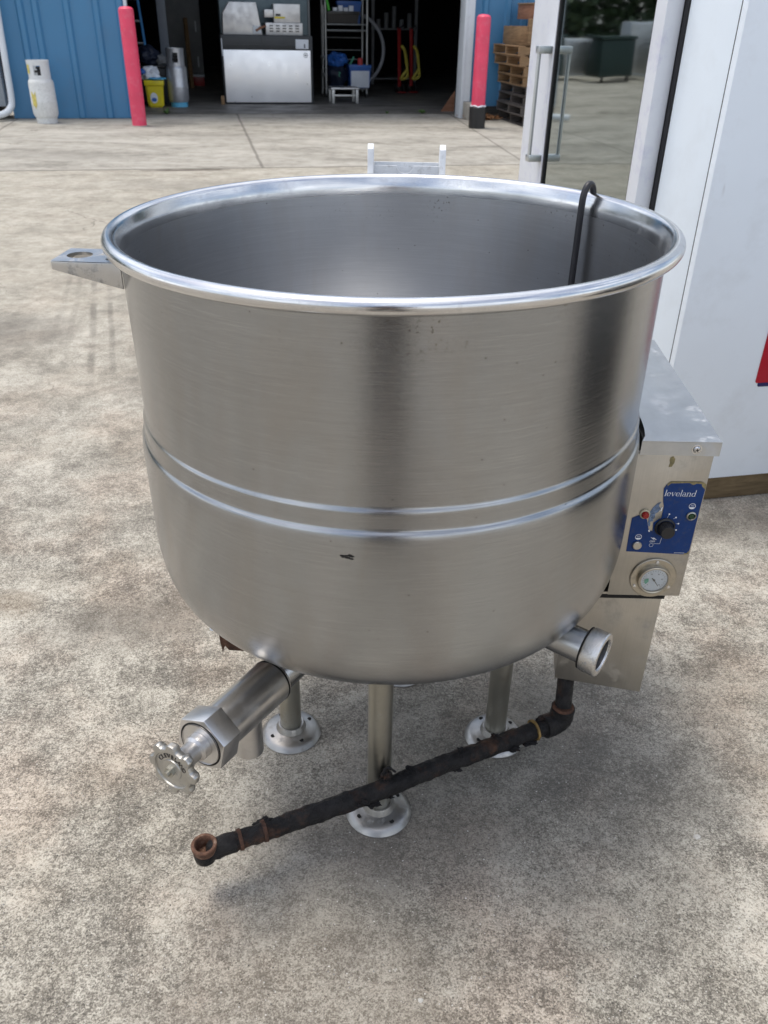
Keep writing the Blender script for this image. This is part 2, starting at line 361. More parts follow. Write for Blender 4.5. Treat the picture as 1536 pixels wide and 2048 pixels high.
M['needle'] = paint('dial needle', (.03, .03, .03), .5)
def m_glass(name, tint=(1, 1, 1), refl=.12, rough=.02, gc=(.95, .98, 1)):
    n = N(name); out = n.t.nodes['Material Output']
    tr = n.add('ShaderNodeBsdfTransparent'); tr.inputs[0].default_value = (*tint, 1)
    gl = n.add('ShaderNodeBsdfGlossy'); gl.inputs['Roughness'].default_value = rough; gl.inputs[0].default_value = (*gc, 1)
    fr = n.add('ShaderNodeFresnel', i_IOR=1.5); f = n.math('ADD', n.math('MULTIPLY', fr.outputs[0], 1.6), refl, clamp=True)
    ms = n.add('ShaderNodeMixShader'); n.put(f, ms.inputs[0]); n.put(tr.outputs[0], ms.inputs[1]); n.put(gl.outputs[0], ms.inputs[2])
    wav = n.noise(2.2, 2, .5); b = n.bump(wav, .25, .004); n.put(b, gl.inputs['Normal'])
    n.put(ms.outputs[0], out.inputs[0]); return n.m
M['gauge_glass'] = m_glass('gauge glass', refl=.05)
M['door_glass'] = m_glass('coated door glass', (.30, .36, .35), .30, .03, (.84, .91, .90))
def m_pipe():
    n = N('tarred rusty pipe')
    rust = n.ramp(n.noise(40, 7, .7), (.35, (.035, .018, .010)), (.65, (.16, .070, .034)))
    tar = n.ramp(n.noise(25, 6, .6, n.co(loc=(3, 0, 0))), (.3, (.005, .005, .006)), (.7, (.018, .016, .016)))
    a = n.mix(n.ramp(n.noise(13, 8, .72, n.co(loc=(0, 5, 1))), (.55, 0.0), (.72, .8)), tar, rust)
    a = n.mix(n.ramp(n.noise(60, 6, .75, n.co(loc=(8, 5, 1))), (.66, 0.0), (.72, .5)), a, (.30, .26, .22))
    return n.set(Base_Color=a, Roughness=n.ramp(n.noise(45, 5), (.38, .30), (.6, .8)), Specular_IOR_Level=.35, Normal=n.bump(n.noise(150, 6, .75), 1.0, .004))
M['pipe'] = m_pipe()
def m_rust():
    n = N('bare rust'); a = n.ramp(n.noise(90, 7, .7), (.3, (.045, .020, .012)), (.55, (.13, .062, .036)), (.75, (.27, .20, .15)))
    return n.set(Base_Color=a, Roughness=.8, Normal=n.bump(n.noise(160, 5), .6, .002))
M['rust'] = m_rust()
def m_rust2():
    n = N('old dark rust'); a = n.ramp(n.noise(70, 7, .7), (.35, (.03, .015, .010)), (.6, (.10, .045, .025)), (.78, (.2, .12, .08)))
    return n.set(Base_Color=a, Roughness=.85, Normal=n.bump(n.noise(160, 5), .6, .002))
M['rust2'] = m_rust2()
M['brass'] = paint('smeared brass', (.26, .17, .06), .6, metal=.4, sc_=60, var=.4)
M['blue_wall'] = paint('blue ribbed cladding', (.060, .205, .375), .42, var=.05, sc_=1.5, dirt=(.09, .16, .26), dirt_amt=.3)
M['pink'] = paint('sun faded red bollard paint', (.72, .060, .125), .5, var=.10, sc_=4, dirt=(.70, .20, .26), dirt_amt=.5)
M['white_trim'] = paint('white door trim', (.66, .70, .74), .45, var=.04, sc_=3, dirt=(.45, .46, .46))
M['plinth'] = paint('plinth concrete', (.33, .31, .27), .85, var=.15, sc_=9)
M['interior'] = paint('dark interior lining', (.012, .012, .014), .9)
M['tank_white'] = paint('worn white tank paint', (.66, .67, .65), .5, var=.08, sc_=22, dirt=(.36, .36, .33), dirt_amt=.7)
M['tank_grey'] = paint('aluminium tank', (.50, .52, .55), .42, metal=.7, var=.12, sc_=9, dirt=(.3, .31, .33))
M['yellow'] = paint('yellow bucket plastic', (.75, .62, .02), .4, var=.05)
M['yellow_lbl'] = paint('faded yellow tank label', (.62, .52, .14), .6, sc_=30, var=.3)
M['white_pl'] = paint('white plastic', (.72, .76, .82), .4, var=.05, sc_=8)
M['bluebag'] = paint('blue plastic', (.03, .13, .45), .4, var=.15)
M['cyan'] = paint('cyan plastic', (.12, .45, .68), .4)
M['ladder'] = paint('blue ladder fibreglass', (.02, .20, .50), .5)
M['navy'] = paint('navy bag', (.008, .014, .035), .55, var=.3)
M['ice_door'] = paint('bright satin door', (.97, .98, 1.0), .34, metal=.6, var=.01, sc_=2, bump=.0)
M['ice_steel'] = steel('stainless casing', (.62, .62, .62), .5, dirt=.1, sc_=5)
M['dkgrey'] = paint('charcoal plastic', (.035, .04, .045), .45)
M['slate'] = paint('slate cabinet', (.10, .14, .16), .4, metal=.4)
M['greypnl'] = paint('grey enamel', (.22, .23, .24), .5)
M['postgrey'] = paint('steel column paint', (.10, .12, .15), .5)
M['wood'] = None
def m_wood(name, a, b, sc_=(3, 3, 40), rough=.75):
    n = N(name); f = n.noise(1.0, 6, .65, n.co(scale=sc_), .6); g = n.noise(3, 4)
    c = n.ramp(n.math('ADD', n.math('MULTIPLY', f, .75), n.math('MULTIPLY', g, .25)), (.36, a), (.64, b))
    return n.set(Base_Color=c, Roughness=rough, Normal=n.bump(f, .35, .002))
M['wood'] = m_wood('new pallet wood', (.16, .095, .045), (.34, .215, .11))
M['wood_old'] = m_wood('weathered pallet wood', (.045, .04, .038), (.115, .10, .09))
M['wood_skid'] = m_wood('damp skid timber', (.09, .060, .028), (.23, .165, .085), (2, 30, 40))
M['wood_red'] = m_wood('reddish crate wood', (.20, .085, .045), (.34, .17, .10))
M['fridge_w'] = paint('white fridge enamel', (.80, .87, .93), .38, specks=17, var=.025, sc_=2.5, dirt=(.60, .63, .65), dirt_amt=.22)
M['fridge_s'] = paint('white fridge side enamel', (.82, .88, .94), .40, specks=15, var=.025, sc_=2.5, dirt=(.45, .45, .44), dirt_amt=.18)
M['door_frame'] = paint('white door frame enamel', (.70, .72, .76), .35, var=.04, sc_=7, dirt=(.45, .44, .62), dirt_amt=.5)
M['handle'] = steel('satin handle', (.66, .69, .70), .35)
M['gasket'] = paint('black gasket rubber', (.008, .008, .01), .55)
M['sticker'] = paint('red sticker', (.42, .004, .02), .35, var=.02)
M['sticker_b'] = paint('navy sticker', (.015, .015, .10), .35, var=.02)
M['redmetal'] = paint('red hand truck paint', (.30, .012, .012), .4)
M['yellowcloth'] = paint('yellow strap', (.50, .42, .06), .6)
M['hose'] = paint('grey duct', (.30, .31, .33), .45)
M['rackm'] = steel('zinc rack', (.50, .51, .50), .45, dirt=.3)
M['leaf'] = paint('weed leaf', (.07, .14, .03), .6, var=.3, sc_=40)
M['dryleaf'] = paint('dry leaf', (.25, .12, .05), .8, var=.4, sc_=40)
M['grit'] = paint('pale grit', (.52, .50, .46), .8, var=.3, sc_=60)
M['bark'] = paint('bark', (.10, .075, .05), .9)
M['crown'] = paint('tree foliage', (.045, .075, .03), .6, var=.4, sc_=3)
M['binm'] = paint('dark green bin', (.015, .04, .035), .5)
M['trailerg'] = paint('grey roller panel', (.24, .27, .30), .45, var=.05)
M['skin'] = paint('skin', (.42, .25, .17), .5)
M['shirt'] = paint('charcoal shirt', (.05, .055, .065), .85)
M['trousers'] = paint('dark trousers', (.018, .020, .026), .85)
M['shoe'] = paint('dark shoe leather', (.02, .015, .012), .5)
M['roofm'] = paint('pale canopy', (.6, .62, .63), .5)

# ---------------------------------------------------------------- setting
bm = B(); s = 90
n_ = 40
for a, b in (((-s, -s), (s, s)),):
    vs = [bm.verts.new((x, y, 0)) for x, y in ((-s, -s), (s, -s), (s, s), (-s, s))]; bm.faces.new(vs)
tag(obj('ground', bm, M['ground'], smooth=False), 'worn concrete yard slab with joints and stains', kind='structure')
bm = B(); bmesh.ops.create_grid(bm, x_segments=1, y_segments=1, size=.5)
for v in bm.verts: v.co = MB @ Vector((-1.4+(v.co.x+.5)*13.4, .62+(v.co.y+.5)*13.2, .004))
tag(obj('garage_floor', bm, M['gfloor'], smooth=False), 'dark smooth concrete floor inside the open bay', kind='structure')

# metal building
bld = thing('metal_building', bf(0, 0), 'blue ribbed metal building with a wide open dark bay', 'building')
def cladding(u0, u1, z0, z1, v=0.0, ribs=(), w=.075, d=.035):
    """sheet with raised trapezoid ribs at given u"""
    t = bmesh.new(); pts = [(u0, v)]
    for r in ribs: pts += [(r-w*.7, v), (r-w*.35, v-d), (r+w*.35, v-d), (r+w*.7, v)]
    pts.append((u1, v)); lo = [t.verts.new(MB @ Vector((p[0], p[1], z0))) for p in pts]; hi = [t.verts.new(MB @ Vector((p[0], p[1], z1))) for p in pts]
    for i in range(len(pts)-1): t.faces.new((lo[i], lo[i+1], hi[i+1], hi[i]))
    return t
t = cladding(-1.54, .10, 0.01, 4.6, 0, (-1.22, -1.03, -.64, -.27, .03)); bx = B(); _merge(bx, t); box(bx, (-1.54, .01, 0), (.10, .12, 4.6), MB)
obj('left_wall', bx, M['blue_wall'], bld, angle=20)
t = cladding(4.90, 12.2, 0.16, 4.6, 0, tuple(5.08+.29*k+(.05 if k % 2 else 0) for k in range(24))); bx = B(); _merge(bx, t); box(bx, (4.9, .01, .16), (12.2, .12, 4.6), MB)
obj('right_wall', bx, M['blue_wall'], bld, angle=20)
t = cladding(.10, 4.78, 3.55, 4.6, 0, tuple(.4+.3*k for k in range(14))); bx = B(); _merge(bx, t); box(bx, (.10, .01, 3.55), (4.78, .12, 4.6), MB)
obj('header_wall', bx, M['blue_wall'], bld, angle=20)
bx = B(); box(bx, (.085, -.02, 0), (.125, .16, 3.55), MB, .004); obj('door_trim', bx, M['white_trim'], bld)
bx = B(); box(bx, (4.755, -.11, .004), (4.80, .16, 3.55), MB, .004); box(bx, (4.80, -.10, .23), (4.90, -.002, 3.55), MB, .006); obj('door_trim', bx, M['white_trim'], bld)
bx = B(); box(bx, (4.80, -.34, 0), (5.02, -.003, .226), MB, .012); obj('plinth', bx, M['plinth'], bld)
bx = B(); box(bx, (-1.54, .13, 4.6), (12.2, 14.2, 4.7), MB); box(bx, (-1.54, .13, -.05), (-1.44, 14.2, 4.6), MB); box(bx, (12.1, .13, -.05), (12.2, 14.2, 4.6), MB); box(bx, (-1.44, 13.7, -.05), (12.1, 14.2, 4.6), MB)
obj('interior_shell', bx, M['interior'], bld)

# bollards
def bollard(u, v, h, r, label, sleeve):
    p = bf(u, v); t = thing('bollard', p, label, 'bollard', 'faded red bollards flanking the bay')
    b = B(); lathe(b, [(r, 0.0), (r, h-.05), (r*.96, h-.028), (r*.75, h-.010), (r*.4, h-.002), (0, h)], Matrix.Translation(p), 40); obj('post', b, M['pink'], t)
    if sleeve:
        b = B(); lathe(b, [(r+.02, 0), (r+.022, .25), (r+.012, .265), (r+.002, .262)], Matrix.Translation(p), 40); obj('sleeve', b, M['black'], t)
        b = B(); tube(b, [p+Vector(((r+.006)*math.cos(a), (r+.006)*math.sin(a), .272+.008*math.sin(a*5))) for a in [k*math.pi/18 for k in range(37)]], .010, 6, .8); obj('chipped_band', b, M['white_trim'], t)
    else:
        b = B(); lathe(b, [(r+.035, 0.002), (r+.032, .006), (r+.001, .010)], Matrix.Translation(p), 40); obj('grout_collar', b, M['plinth'], t)
bollard(.165, -.93, 1.345, .092, 'faded red round bollard beside the blue left wall, no sleeve', False)
bollard(4.66, -1.30, 1.34, .092, 'faded red round bollard with black rubber sleeve at its foot', True)

# gas cylinders
def gas_tank(u, v, h, r, label, mb, foot, yellow):
    p = bf(u, v); T = Matrix.Translation(p); t = thing('gas_cylinder', p, label, 'gas cylinder')
    hs = h*.70
    b = B(); prof = [(0, .04), (r*.6, .045), (r*.9, .075), (r, .12)]+[(r+.003, hs*.5-.004), (r+.003, hs*.5+.004), (r, hs*.5+.012)]+[(r, hs-.05), (r*.97, hs-.02), (r*.80, hs+.015), (r*.4, hs+.035), (0, hs+.04)]
    lathe(b, prof, T, 40); obj('tank', b, mb, t)
    b = B(); lathe(b, [(r*.82, 0), (r*.84, .075), (r*.80, .075), (r*.78, 0)], T, 40, closed=True); obj('foot_ring', b, foot, t)
    # collar with a cut-out window facing the yard
    b = B(); k = 48; cr_ = r*.86; z0, z1 = hs+.0, h; tb = bmesh.new()
    zs = [z0, z0+.05, z1-.06, z1]; g = {}
    for i in range(k):
        a = 2*math.pi*i/k
        for j, z in enumerate(zs):
            rr = cr_*(1.0 if j < 3 else 1.03)
            g[i, j] = tb.verts.new(p+Vector((rr*math.cos(a), rr*math.sin(a), z)))
    for i in range(k):
        a = math.degrees(2*math.pi*(i+.5)/k) % 360
        for j in range(3):
            if j == 1 and (262 < a < 300 or 85 < a < 120): continue
            tb.faces.new((g[i, j], g[(i+1) % k, j], g[(i+1) % k, j+1], g[i, j+1]))
    bmesh.ops.recalc_face_normals(tb, faces=tb.faces[:]); bmesh.ops.solidify(tb, geom=tb.faces[:], thickness=.006); bmesh.ops.recalc_face_normals(tb, faces=tb.faces[:]); _merge(b, tb)
    obj('collar', b, M['collar'] if yellow else M['tank_grey'], t)
    b = B(); cyl(b, p+Vector((0, 0, hs+.03)), p+Vector((0, 0, hs+.12)), .022, .018); cyl(b, p+Vector((-.05, -.02, hs+.09)), p+Vector((.05, .0, hs+.09)), .014)
    cyl(b, p+Vector((0, 0, hs+.12)), p+Vector((0, 0, hs+.145)), .032); obj('valve', b, M['black'], t)
    if yellow:
        b = B(); tb = bmesh.new(); prv = None
        for i in range(9):
            a = R(232+i*3.2); q = [tb.verts.new(p+Vector(((r+.005)*math.cos(a), (r+.005)*math.sin(a), z+.02*math.sin(i)))) for z in (.20, .36)]
            if prv: tb.faces.new((prv[0], q[0], q[1], prv[1]))
            prv = q
        _merge(b, tb); obj('faded_label', b, M['yellow_lbl'], t)
        b = B(); tb = bmesh.new(); prv = None
        for i in range(5):
            a = R(218+i*5); q = [tb.verts.new(p+Vector(((cr_+.006)*math.cos(a), (cr_+.006)*math.sin(a), z))) for z in (hs+.07, h-.05)]
            if prv: tb.faces.new((prv[0], q[0], q[1], prv[1]))
            prv = q
        _merge(b, tb); obj('yellow_tag', b, M['yellow_lbl'], t)
gas_tank(-1.04, -.52, .735, .158, 'worn white gas cylinder standing against the blue wall', M['tank_white'], M['tank_white'], True)
gas_tank(.655, 1.75, .82, .158, 'grey metal gas cylinder with blue foot ring inside the bay', M['tank_grey'], M['cyan'], False)

# bucket + bag
p = bf(.30, 1.68); T = Matrix.Translation(p) @ Matrix.Rotation(AB, 4, 'Z'); t = thing('bucket', p, 'square yellow plastic bucket under a white bag', 'bucket')
b = B(); tb = bmesh.new(); bmesh.ops.create_cube(tb, size=1)
for v in tb.verts:
    k = .115 if v.co.z < 0 else .135; v.co = Vector((math.copysign(k, v.co.x), math.copysign(k, v.co.y), 0.0 if v.co.z < 0 else .33))
bmesh.ops.bevel(tb, geom=tb.edges[:], offset=.025, segments=3, affect='EDGES'); _merge(b, tb, T); obj('pail', b, M['yellow'], t)
b = B(); box(b, (-.15, -.15, .31), (.15, .15, .385), T, .015); obj('lid', b, M['yellow'], t)
b = B(); prism(b, [(.055*math.cos(a)-.02, .075*math.sin(a)+.14) for a in [k*math.pi/10 for k in range(20)]], 0, .002, T @ Matrix.Translation((0, -.128, 0)) @ Matrix.Rotation(R(90), 4, 'X')); obj('white_label', b, M['white_pl'], t)
b = B(); prism(b, [(.04*math.cos(a)-.02, .028*math.sin(a)+.115) for a in [k*math.pi/10 for k in range(20)]], .003, .005, T @ Matrix.Translation((0, -.128, 0)) @ Matrix.Rotation(R(90), 4, 'X')); obj('blue_label', b, M['bluebag'], t)
def blob(bm, c, s, seed=0, amp=.25, fr=7):
    tb = bmesh.new(); bmesh.ops.create_icosphere(tb, subdivisions=4, radius=1)
    for v in tb.verts:
        d = v.co.copy(); k = 1+amp*mnoise.noise(d*1.6+Vector((seed, 0, 0)))+amp*.4*mnoise.noise(d*fr*.6+Vector((seed, 3, 0)))
        v.co = Vector((d.x*s[0]*k, d.y*s[1]*k, d.z*s[2]*k))+Vector(c)
        
    _merge(bm, tb)
t = thing('plastic_sack', bf(.27, 1.68, .385), 'crumpled white sack lying on the yellow bucket', 'sack')
b = B(); blob(b, bf(.25, 1.68, .475), (.15, .13, .095), 3, .45); obj('sack', b, M['white_pl'], t)
b = B(); blob(b, bf(.33, 1.64, .405), (.15, .13, .022), 5, .3); obj('blue_hem', b, M['cyan'], t)
b = B(); blob(b, bf(.14, 1.60, .50), (.05, .05, .04), 8, .3); obj('blue_print', b, M['bluebag'], t)
t = thing('storage_tub', bf(.22, 2.35), 'dark tub behind the yellow bucket', 'tub'); b = B(); box(b, (-.02, 2.2, .0), (.48, 2.6, .52), MB, .03); obj('tub_body', b, M['dkgrey'], t); b = B(); box(b, (-.04, 2.18, .52), (.5, 2.62, .555), MB, .012); obj('tub_lid', b, M['black'], t)
b = B(); blob(b, bf(.2, 2.4, .68), (.2, .17, .15), 11, .35); o = obj('bin_bag', b, M['navy'], org=bf(.2, 2.4, .555)); tag(o, 'glossy black bin bag slumped on the dark tub', 'bin bag')
b = B(); blob(b, bf(.42, 2.32, .63), (.09, .08, .075), 15, .3); o = obj('cloth_bundle', b, M['greypnl'], org=bf(.42, 2.32, .555)); tag(o, 'small grey cloth bundle beside the black bin bag', 'cloth')
# ladder
t = thing('ladder', bf(.1, 3), 'blue ladder standing just inside the left edge of the bay', 'ladder')
for du in (0, .32):
    b = B(); tube(b, [bf(.22-du, 2.8, .01), bf(.05-du+.0, 3.3, 2.6)], .022, 8); obj('rail', b, M['ladder'], t)
for k in range(8):
    f = (k+.7)/8.3; b = B(); tube(b, [bf(.22-.17*f-.32, 2.8+.5*f, 2.6*f), bf(.22-.17*f, 2.8+.5*f, 2.6*f)], .016, 8); obj('rung', b, M['rackm'], t)
# column, tall cabinet, board, red box
b = B(); box(b, (.42, 2.75, .005), (.56, 2.89, 4.59), MB, .006); o = obj('column', b, M['postgrey'], org=bf(.49, 2.82)); tag(o, 'grey steel column rising behind the gas cylinder', 'column')
t = thing('tall_cabinet', bf(.85, 7.5), 'tall grey cabinet deep in the bay behind the board', 'cabinet')
b = B(); box(b, (.30, 7.2, .1), (1.14, 7.9, 2.2), MB, .02); obj('carcass', b, M['greypnl'], t)
for z in (.30, .95): b = B(); box(b, (1.02, 7.16, z), (1.05, 7.198, z+.2), MB, .005); obj('handle', b, M['white_trim'], t)
b = B(); tube(b, [bf(.86, 5.55, .01), bf(.84, 6.0, 1.2)], .045, 4); o = obj('timber_board', b, M['wood'], org=bf(.86, 5.55)); tag(o, 'brown timber board leaning upright in the dark bay', 'board')
t = thing('red_tub', bf(1.0, 6.3), 'dark red tub with pale lid on the bay floor', 'tub'); b = B(); box(b, (.9, 6.2, .005), (1.12, 6.5, .17), MB, .02); obj('tub_body', b, M['redmetal'], t); b = B(); box(b, (.89, 6.19, .17), (1.13, 6.51, .21), MB, .01); obj('tub_lid', b, M['white_pl'], t)

# ice machine
t = thing('ice_machine', bf(2.1, 2.5), 'ice storage bin with bright stainless door and charcoal hood', 'ice machine')
b = B(); box(b, (1.385, 2.2, .005), (2.86, 3.0, 1.0), MB, .01); obj('cabinet', b, M['dkgrey'], t)
b = B(); box(b, (1.41, 2.158, .03), (2.82, 2.196, .795), MB, .012); obj('door', b, M['ice_door'], t)
b = B(); box(b, (1.40, 2.17, .81), (2.80, 2.197, .985), MB, .006); box(b, (1.45, 2.158, .85), (2.05, 2.171, .87), MB, .004); box(b, (2.08, 2.158, .85), (2.60, 2.171, .87), MB, .004); box(b, (2.03, 2.16, .82), (2.05, 2.171, .98), MB, .003); h_ = obj('hood', b, M['dkgrey'], t)
b = B(); box(b, (2.58, 2.150, .815), (2.79, 2.168, .95), MB, .002); obj('paper_notice', b, M['white_pl'], h_)
b = B(); box(b, (2.715, 2.148, .83), (2.735, 2.1495, .885), MB); obj('barcode', b, M['dkgrey'], h_)
b = B(); lathe(b, [(.034, 0), (.036, .001), (.028, .001), (.030, 0)], MB @ Matrix.Translation((2.74, 2.157, .725)) @ Matrix.Rotation(R(90), 4, 'X'), 24); box(b, (2.722, 2.1555, .715), (2.758, 2.157, .735), MB); obj('round_badge', b, M['greypnl'], t)
b = B(); box(b, (1.39, 2.17, .70), (1.408, 2.19, .95), MB, .004); obj('side_edge', b, M['white_trim'], t)
# things on it
def bprism(bm, poly, v0, v1, bev=0.0):   # poly in (u, z)
    prism(bm, poly, 0, v1-v0, MB @ Matrix.Translation((0, v1, 0)) @ Matrix.Rotation(R(90), 4, 'X'), bev)
b = B(); bprism(b, [(1.437, 1.001), (2.07, 1.001), (1.99, 1.455), (1.56, 1.455), (1.452, 1.30)], 2.40, 2.85, .008)
t2 = thing('steel_hopper', bf(1.7, 2.6, 1.0), 'slope sided stainless hopper on the left of the ice bin', 'hopper'); obj('casing', b, M['ice_steel'], t2)
b = B(); box(b, (1.92, 2.385, 1.02), (2.05, 2.399, 1.13), MB, .002); obj('blue_sheet', b, M['white_trim'], t2)
t2 = thing('machine_head', bf(2.45, 2.6, 1.0), 'small stainless machine head with slotted base on the ice bin', 'machine head')
b = B(); box(b, (2.27, 2.44, 1.178), (2.70, 2.85, 1.44), MB, .008); obj('housing', b, M['ice_steel'], t2)
b = B(); box(b, (2.13, 2.40, 1.001), (2.73, 2.9, 1.176), MB, .008); lb = obj('slotted_base', b, M['ice_steel'], t2)
for i in range(5):
    for j in range(3): b = B(); box(b, (2.19+i*.105, 2.396, 1.05+j*.038), (2.25+i*.105, 2.401, 1.066+j*.038), MB); obj('slot', b, M['black'], lb)
b = B(); box(b, (2.28, 2.434, 1.235), (2.45, 2.439, 1.262), MB); obj('yellow_strip', b, M['yellow'], t2)
b = B(); box(b, (2.30, 2.434, 1.27), (2.38, 2.439, 1.30), MB); obj('dark_plate', b, M['black'], t2)
b = B(); box(b, (2.12, 2.43, 1.25), (2.26, 2.7, 1.36), MB, .006); obj('side_unit', b, M['ice_steel'], t2)
b = B(); tube(b, [bf(1.97, 2.38, 1.06), bf(2.04, 2.37, 1.10), bf(2.13, 2.38, 1.13)], .018, 8, .3); o = obj('timber_offcut', b, M['wood_red'], org=bf(2.0, 2.38, 1.0)); tag(o, 'short brown wood offcut between hopper and machine head', 'wood offcut')
b = B(); box(b, (1.32, 2.05, .005), (1.375, 2.13, .135), MB, .006); o = obj('wood_block', b, M['wood'], org=bf(1.35, 2.1)); tag(o, 'small upright wood block at the ice bin corner', 'wood block')
t2 = thing('upright_cabinet', bf(2.15, 3.3), 'tall slate grey cabinet standing behind the ice bin', 'cabinet')
b = B(); box(b, (1.42, 3.06, .005), (2.93, 3.7, 2.1), MB, .015); obj('carcass', b, M['slate'], t2)
b = B(); box(b, (2.90, 3.03, .1), (2.93, 3.058, 2.0), MB, .004); obj('edge_trim', b, M['greypnl'], t2)

# rack with bins
t = thing('wire_rack', bf(3.65, 3.8), 'zinc wire rack holding bins just inside the bay', 'rack')
for u, v in ((3.27, 3.57), (4.02, 3.57), (3.27, 4.05), (4.02, 4.05)):
    b = B(); cyl(b, bf(u, v, .06), bf(u, v, 1.95), .022, seg=12); q = obj('post', b, M['rackm'], t)
    b = B(); cyl(b, bf(u-.012, v, .03), bf(u+.012, v, .03), .03, seg=16); obj('caster', b, M['black'], q)
for z in (.14, 1.16, 1.85):
    b = B()
    for v in (3.57, 4.05): cyl(b, bf(3.27, v, z), bf(4.02, v, z), .012, seg=8)
    for u in (3.27, 4.02): cyl(b, bf(u, 3.57, z), bf(u, 4.05, z), .012, seg=8)
    for k in range(20): cyl(b, bf(3.3+k*.0365, 3.57, z+.005), bf(3.3+k*.0365, 4.05, z+.005), .004, seg=6)
    obj('shelf', b, M['rackm'], t)
b = B()
for z in (.45, .60, .75, .95, 1.05): cyl(b, bf(3.27, 4.06, z), bf(4.02, 4.06, z), .008, seg=8)
cyl(b, bf(3.27, 3.56, 1.07), bf(4.02, 3.56, 1.07), .014, seg=8)
obj('rails', b, M['rackm'], t)
b = B(); tube(b, [bf(3.19, 3.52, .06), bf(3.21, 3.5, .7), bf(3.22, 3.5, 1.45)], .016, 8); tube(b, [bf(3.19, 3.50, .38), bf(3.22, 3.46, .38)], .03, 8); tube(b, [bf(3.17, 3.50, .66), bf(3.24, 3.46, .66)], .022, 8); o = obj('metal_rod', b, M['rackm'], org=bf(3.19, 3.5)); tag(o, 'thin metal rod with clamps leaning on the rack front', 'rod')
def tub(name, u0, u1, v0, v1, z0, z1, mb, label, cat, lidm=None, group=None):
    t = thing(name, bf((u0+u1)/2, (v0+v1)/2, z0), label, cat, group)
    b = B(); du = .02
    tb = bmesh.new(); bmesh.ops.create_cube(tb, size=1)
    for v in tb.verts:
        k = du if v.co.z < 0 else 0; v.co = Vector(((u0+k) if v.co.x < 0 else (u1-k), (v0+k) if v.co.y < 0 else (v1-k), z0 if v.co.z < 0 else z1))
    top = max(tb.faces, key=lambda f: f.calc_center_median().z); bmesh.ops.inset_individual(tb, faces=[top], thickness=.02); bmesh.ops.translate(tb, verts=top.verts, vec=(0, 0, -(z1-z0)*.6))
    _merge(b, tb, MB); obj('tub_body', b, mb, t, angle=20)
    b = B(); box(b, (u0-.01, v0-.01, z1-.05), (u0+.012, v1+.01, z1+.003), MB, .004); box(b, (u1-.012, v0-.01, z1-.05), (u1+.01, v1+.01, z1+.003), MB, .004); box(b, (u0+.012, v0-.01, z1-.05), (u1-.012, v0+.012, z1+.003), MB, .004)
    obj('tub_rim', b, lidm or mb, t); return t
tub('storage_bin', 3.30, 3.88, 3.60, 3.95, 1.17, 1.36, M['black'], 'black plastic bin on the upper rack shelf', 'bin')
tub('storage_bin', 3.55, 3.98, 3.97, 4.2, 1.17, 1.52, M['bluebag'], 'blue plastic bin behind the black bin on the rack', 'bin')
t3 = tub('storage_bin', 3.69, 4.08, 3.50, 3.9, .16, .53, M['bluebag'], 'bright blue bin with a white label on the low rack shelf', 'bin')
b = B(); box(b, (3.715, 3.490, .17), (4.05, 3.497, .44), MB, .004); obj('white_panel', b, M['white_pl'], t3)
b = B(); blob(b, bf(3.48, 3.72, .62), (.19, .15, .10), 21, .5); o = obj('blue_cloth', b, M['bluebag'], org=bf(3.48, 3.7, .53)); tag(o, 'crumpled blue cloth on top of the navy bag', 'cloth')
b = B(); blob(b, bf(3.48, 3.73, .345), (.20, .17, .20), 31, .2); t4 = thing('duffel_bag', bf(3.48, 3.7, .15), 'navy bag with pale green mark on the low rack shelf', 'bag'); obj('bag_body', b, M['navy'], t4)
b = B(); tube(b, [bf(3.50, 3.525, .42), bf(3.52, 3.52, .40), bf(3.495, 3.52, .37), bf(3.515, 3.52, .34)], .009, 6); obj('green_mark', b, M['dial_green'], t4)
b = B(); cyl(b, bf(3.90, 3.60, .50), bf(3.90, 3.60, .64), .045, .05, 16, .01); o = obj('red_can', b, paint('coral can', (.6, .07, .07), .4), org=bf(3.9, 3.6, .5)); tag(o, 'coral red can standing in the bright blue bin', 'can')
b = B(); tube(b, [bf(3.72, 3.62, .54), bf(3.78, 3.58, .66)], .018, 8); o = obj('green_spray_bottle', b, M['dial_green'], org=bf(3.72, 3.62, .5)); tag(o, 'dark green bottle leaning out of the bright blue bin', 'bottle')
b = B(); tube(b, [bf(3.27, 3.50, 1.60), bf(3.33, 3.51, 1.37)], .022, 6); o = obj('green_strap', b, paint('lime strap', (.12, .6, .08), .5), org=bf(3.3, 3.5, 1.37)); tag(o, 'bright lime strap hanging at the rack corner', 'strap')
b = B()
for k in range(4): box(b, (3.42+k*.10, 3.66+.02*k, 1.30), (3.50+k*.10, 3.8, 1.42+.03*(k % 2)), MB, .008)
o = obj('packages', b, M['white_pl'], org=bf(3.5, 3.7, 1.3)); tag(o, 'pale packages heaped in the black bin', 'packages')
# dolly
t = thing('equipment_dolly', bf(3.4, 2.4), 'low steel dolly with a pale top in front of the rack', 'dolly')
b = B(); box(b, (3.17, 2.30, .215), (3.66, 2.72, .245), MB, .01); obj('top_plate', b, M['ice_steel'], t)
for u in (3.19, 3.60):
    for v in (2.3, 2.68): b = B(); box(b, (u, v, .004), (u+.045, v+.04, .213), MB, .004); obj('leg', b, M['rackm'], t)
b = B(); box(b, (3.236, 2.305, .11), (3.598, 2.33, .14), MB, .004); obj('cross_bar', b, M['rackm'], t)
# hoop
b = B(); ctr = (3.86, 4.25, .74)
tube(b, [bf(ctr[0]+.60*math.cos(a), ctr[1], ctr[2]+.60*math.sin(a)) for a in [R(-78+k*5) for k in range(34)]], .032, 10)
o = obj('duct_hoop', b, M['hose'], org=bf(4.1, 4.25, .1)); tag(o, 'large pale hoop of ducting behind the rack', 'duct')
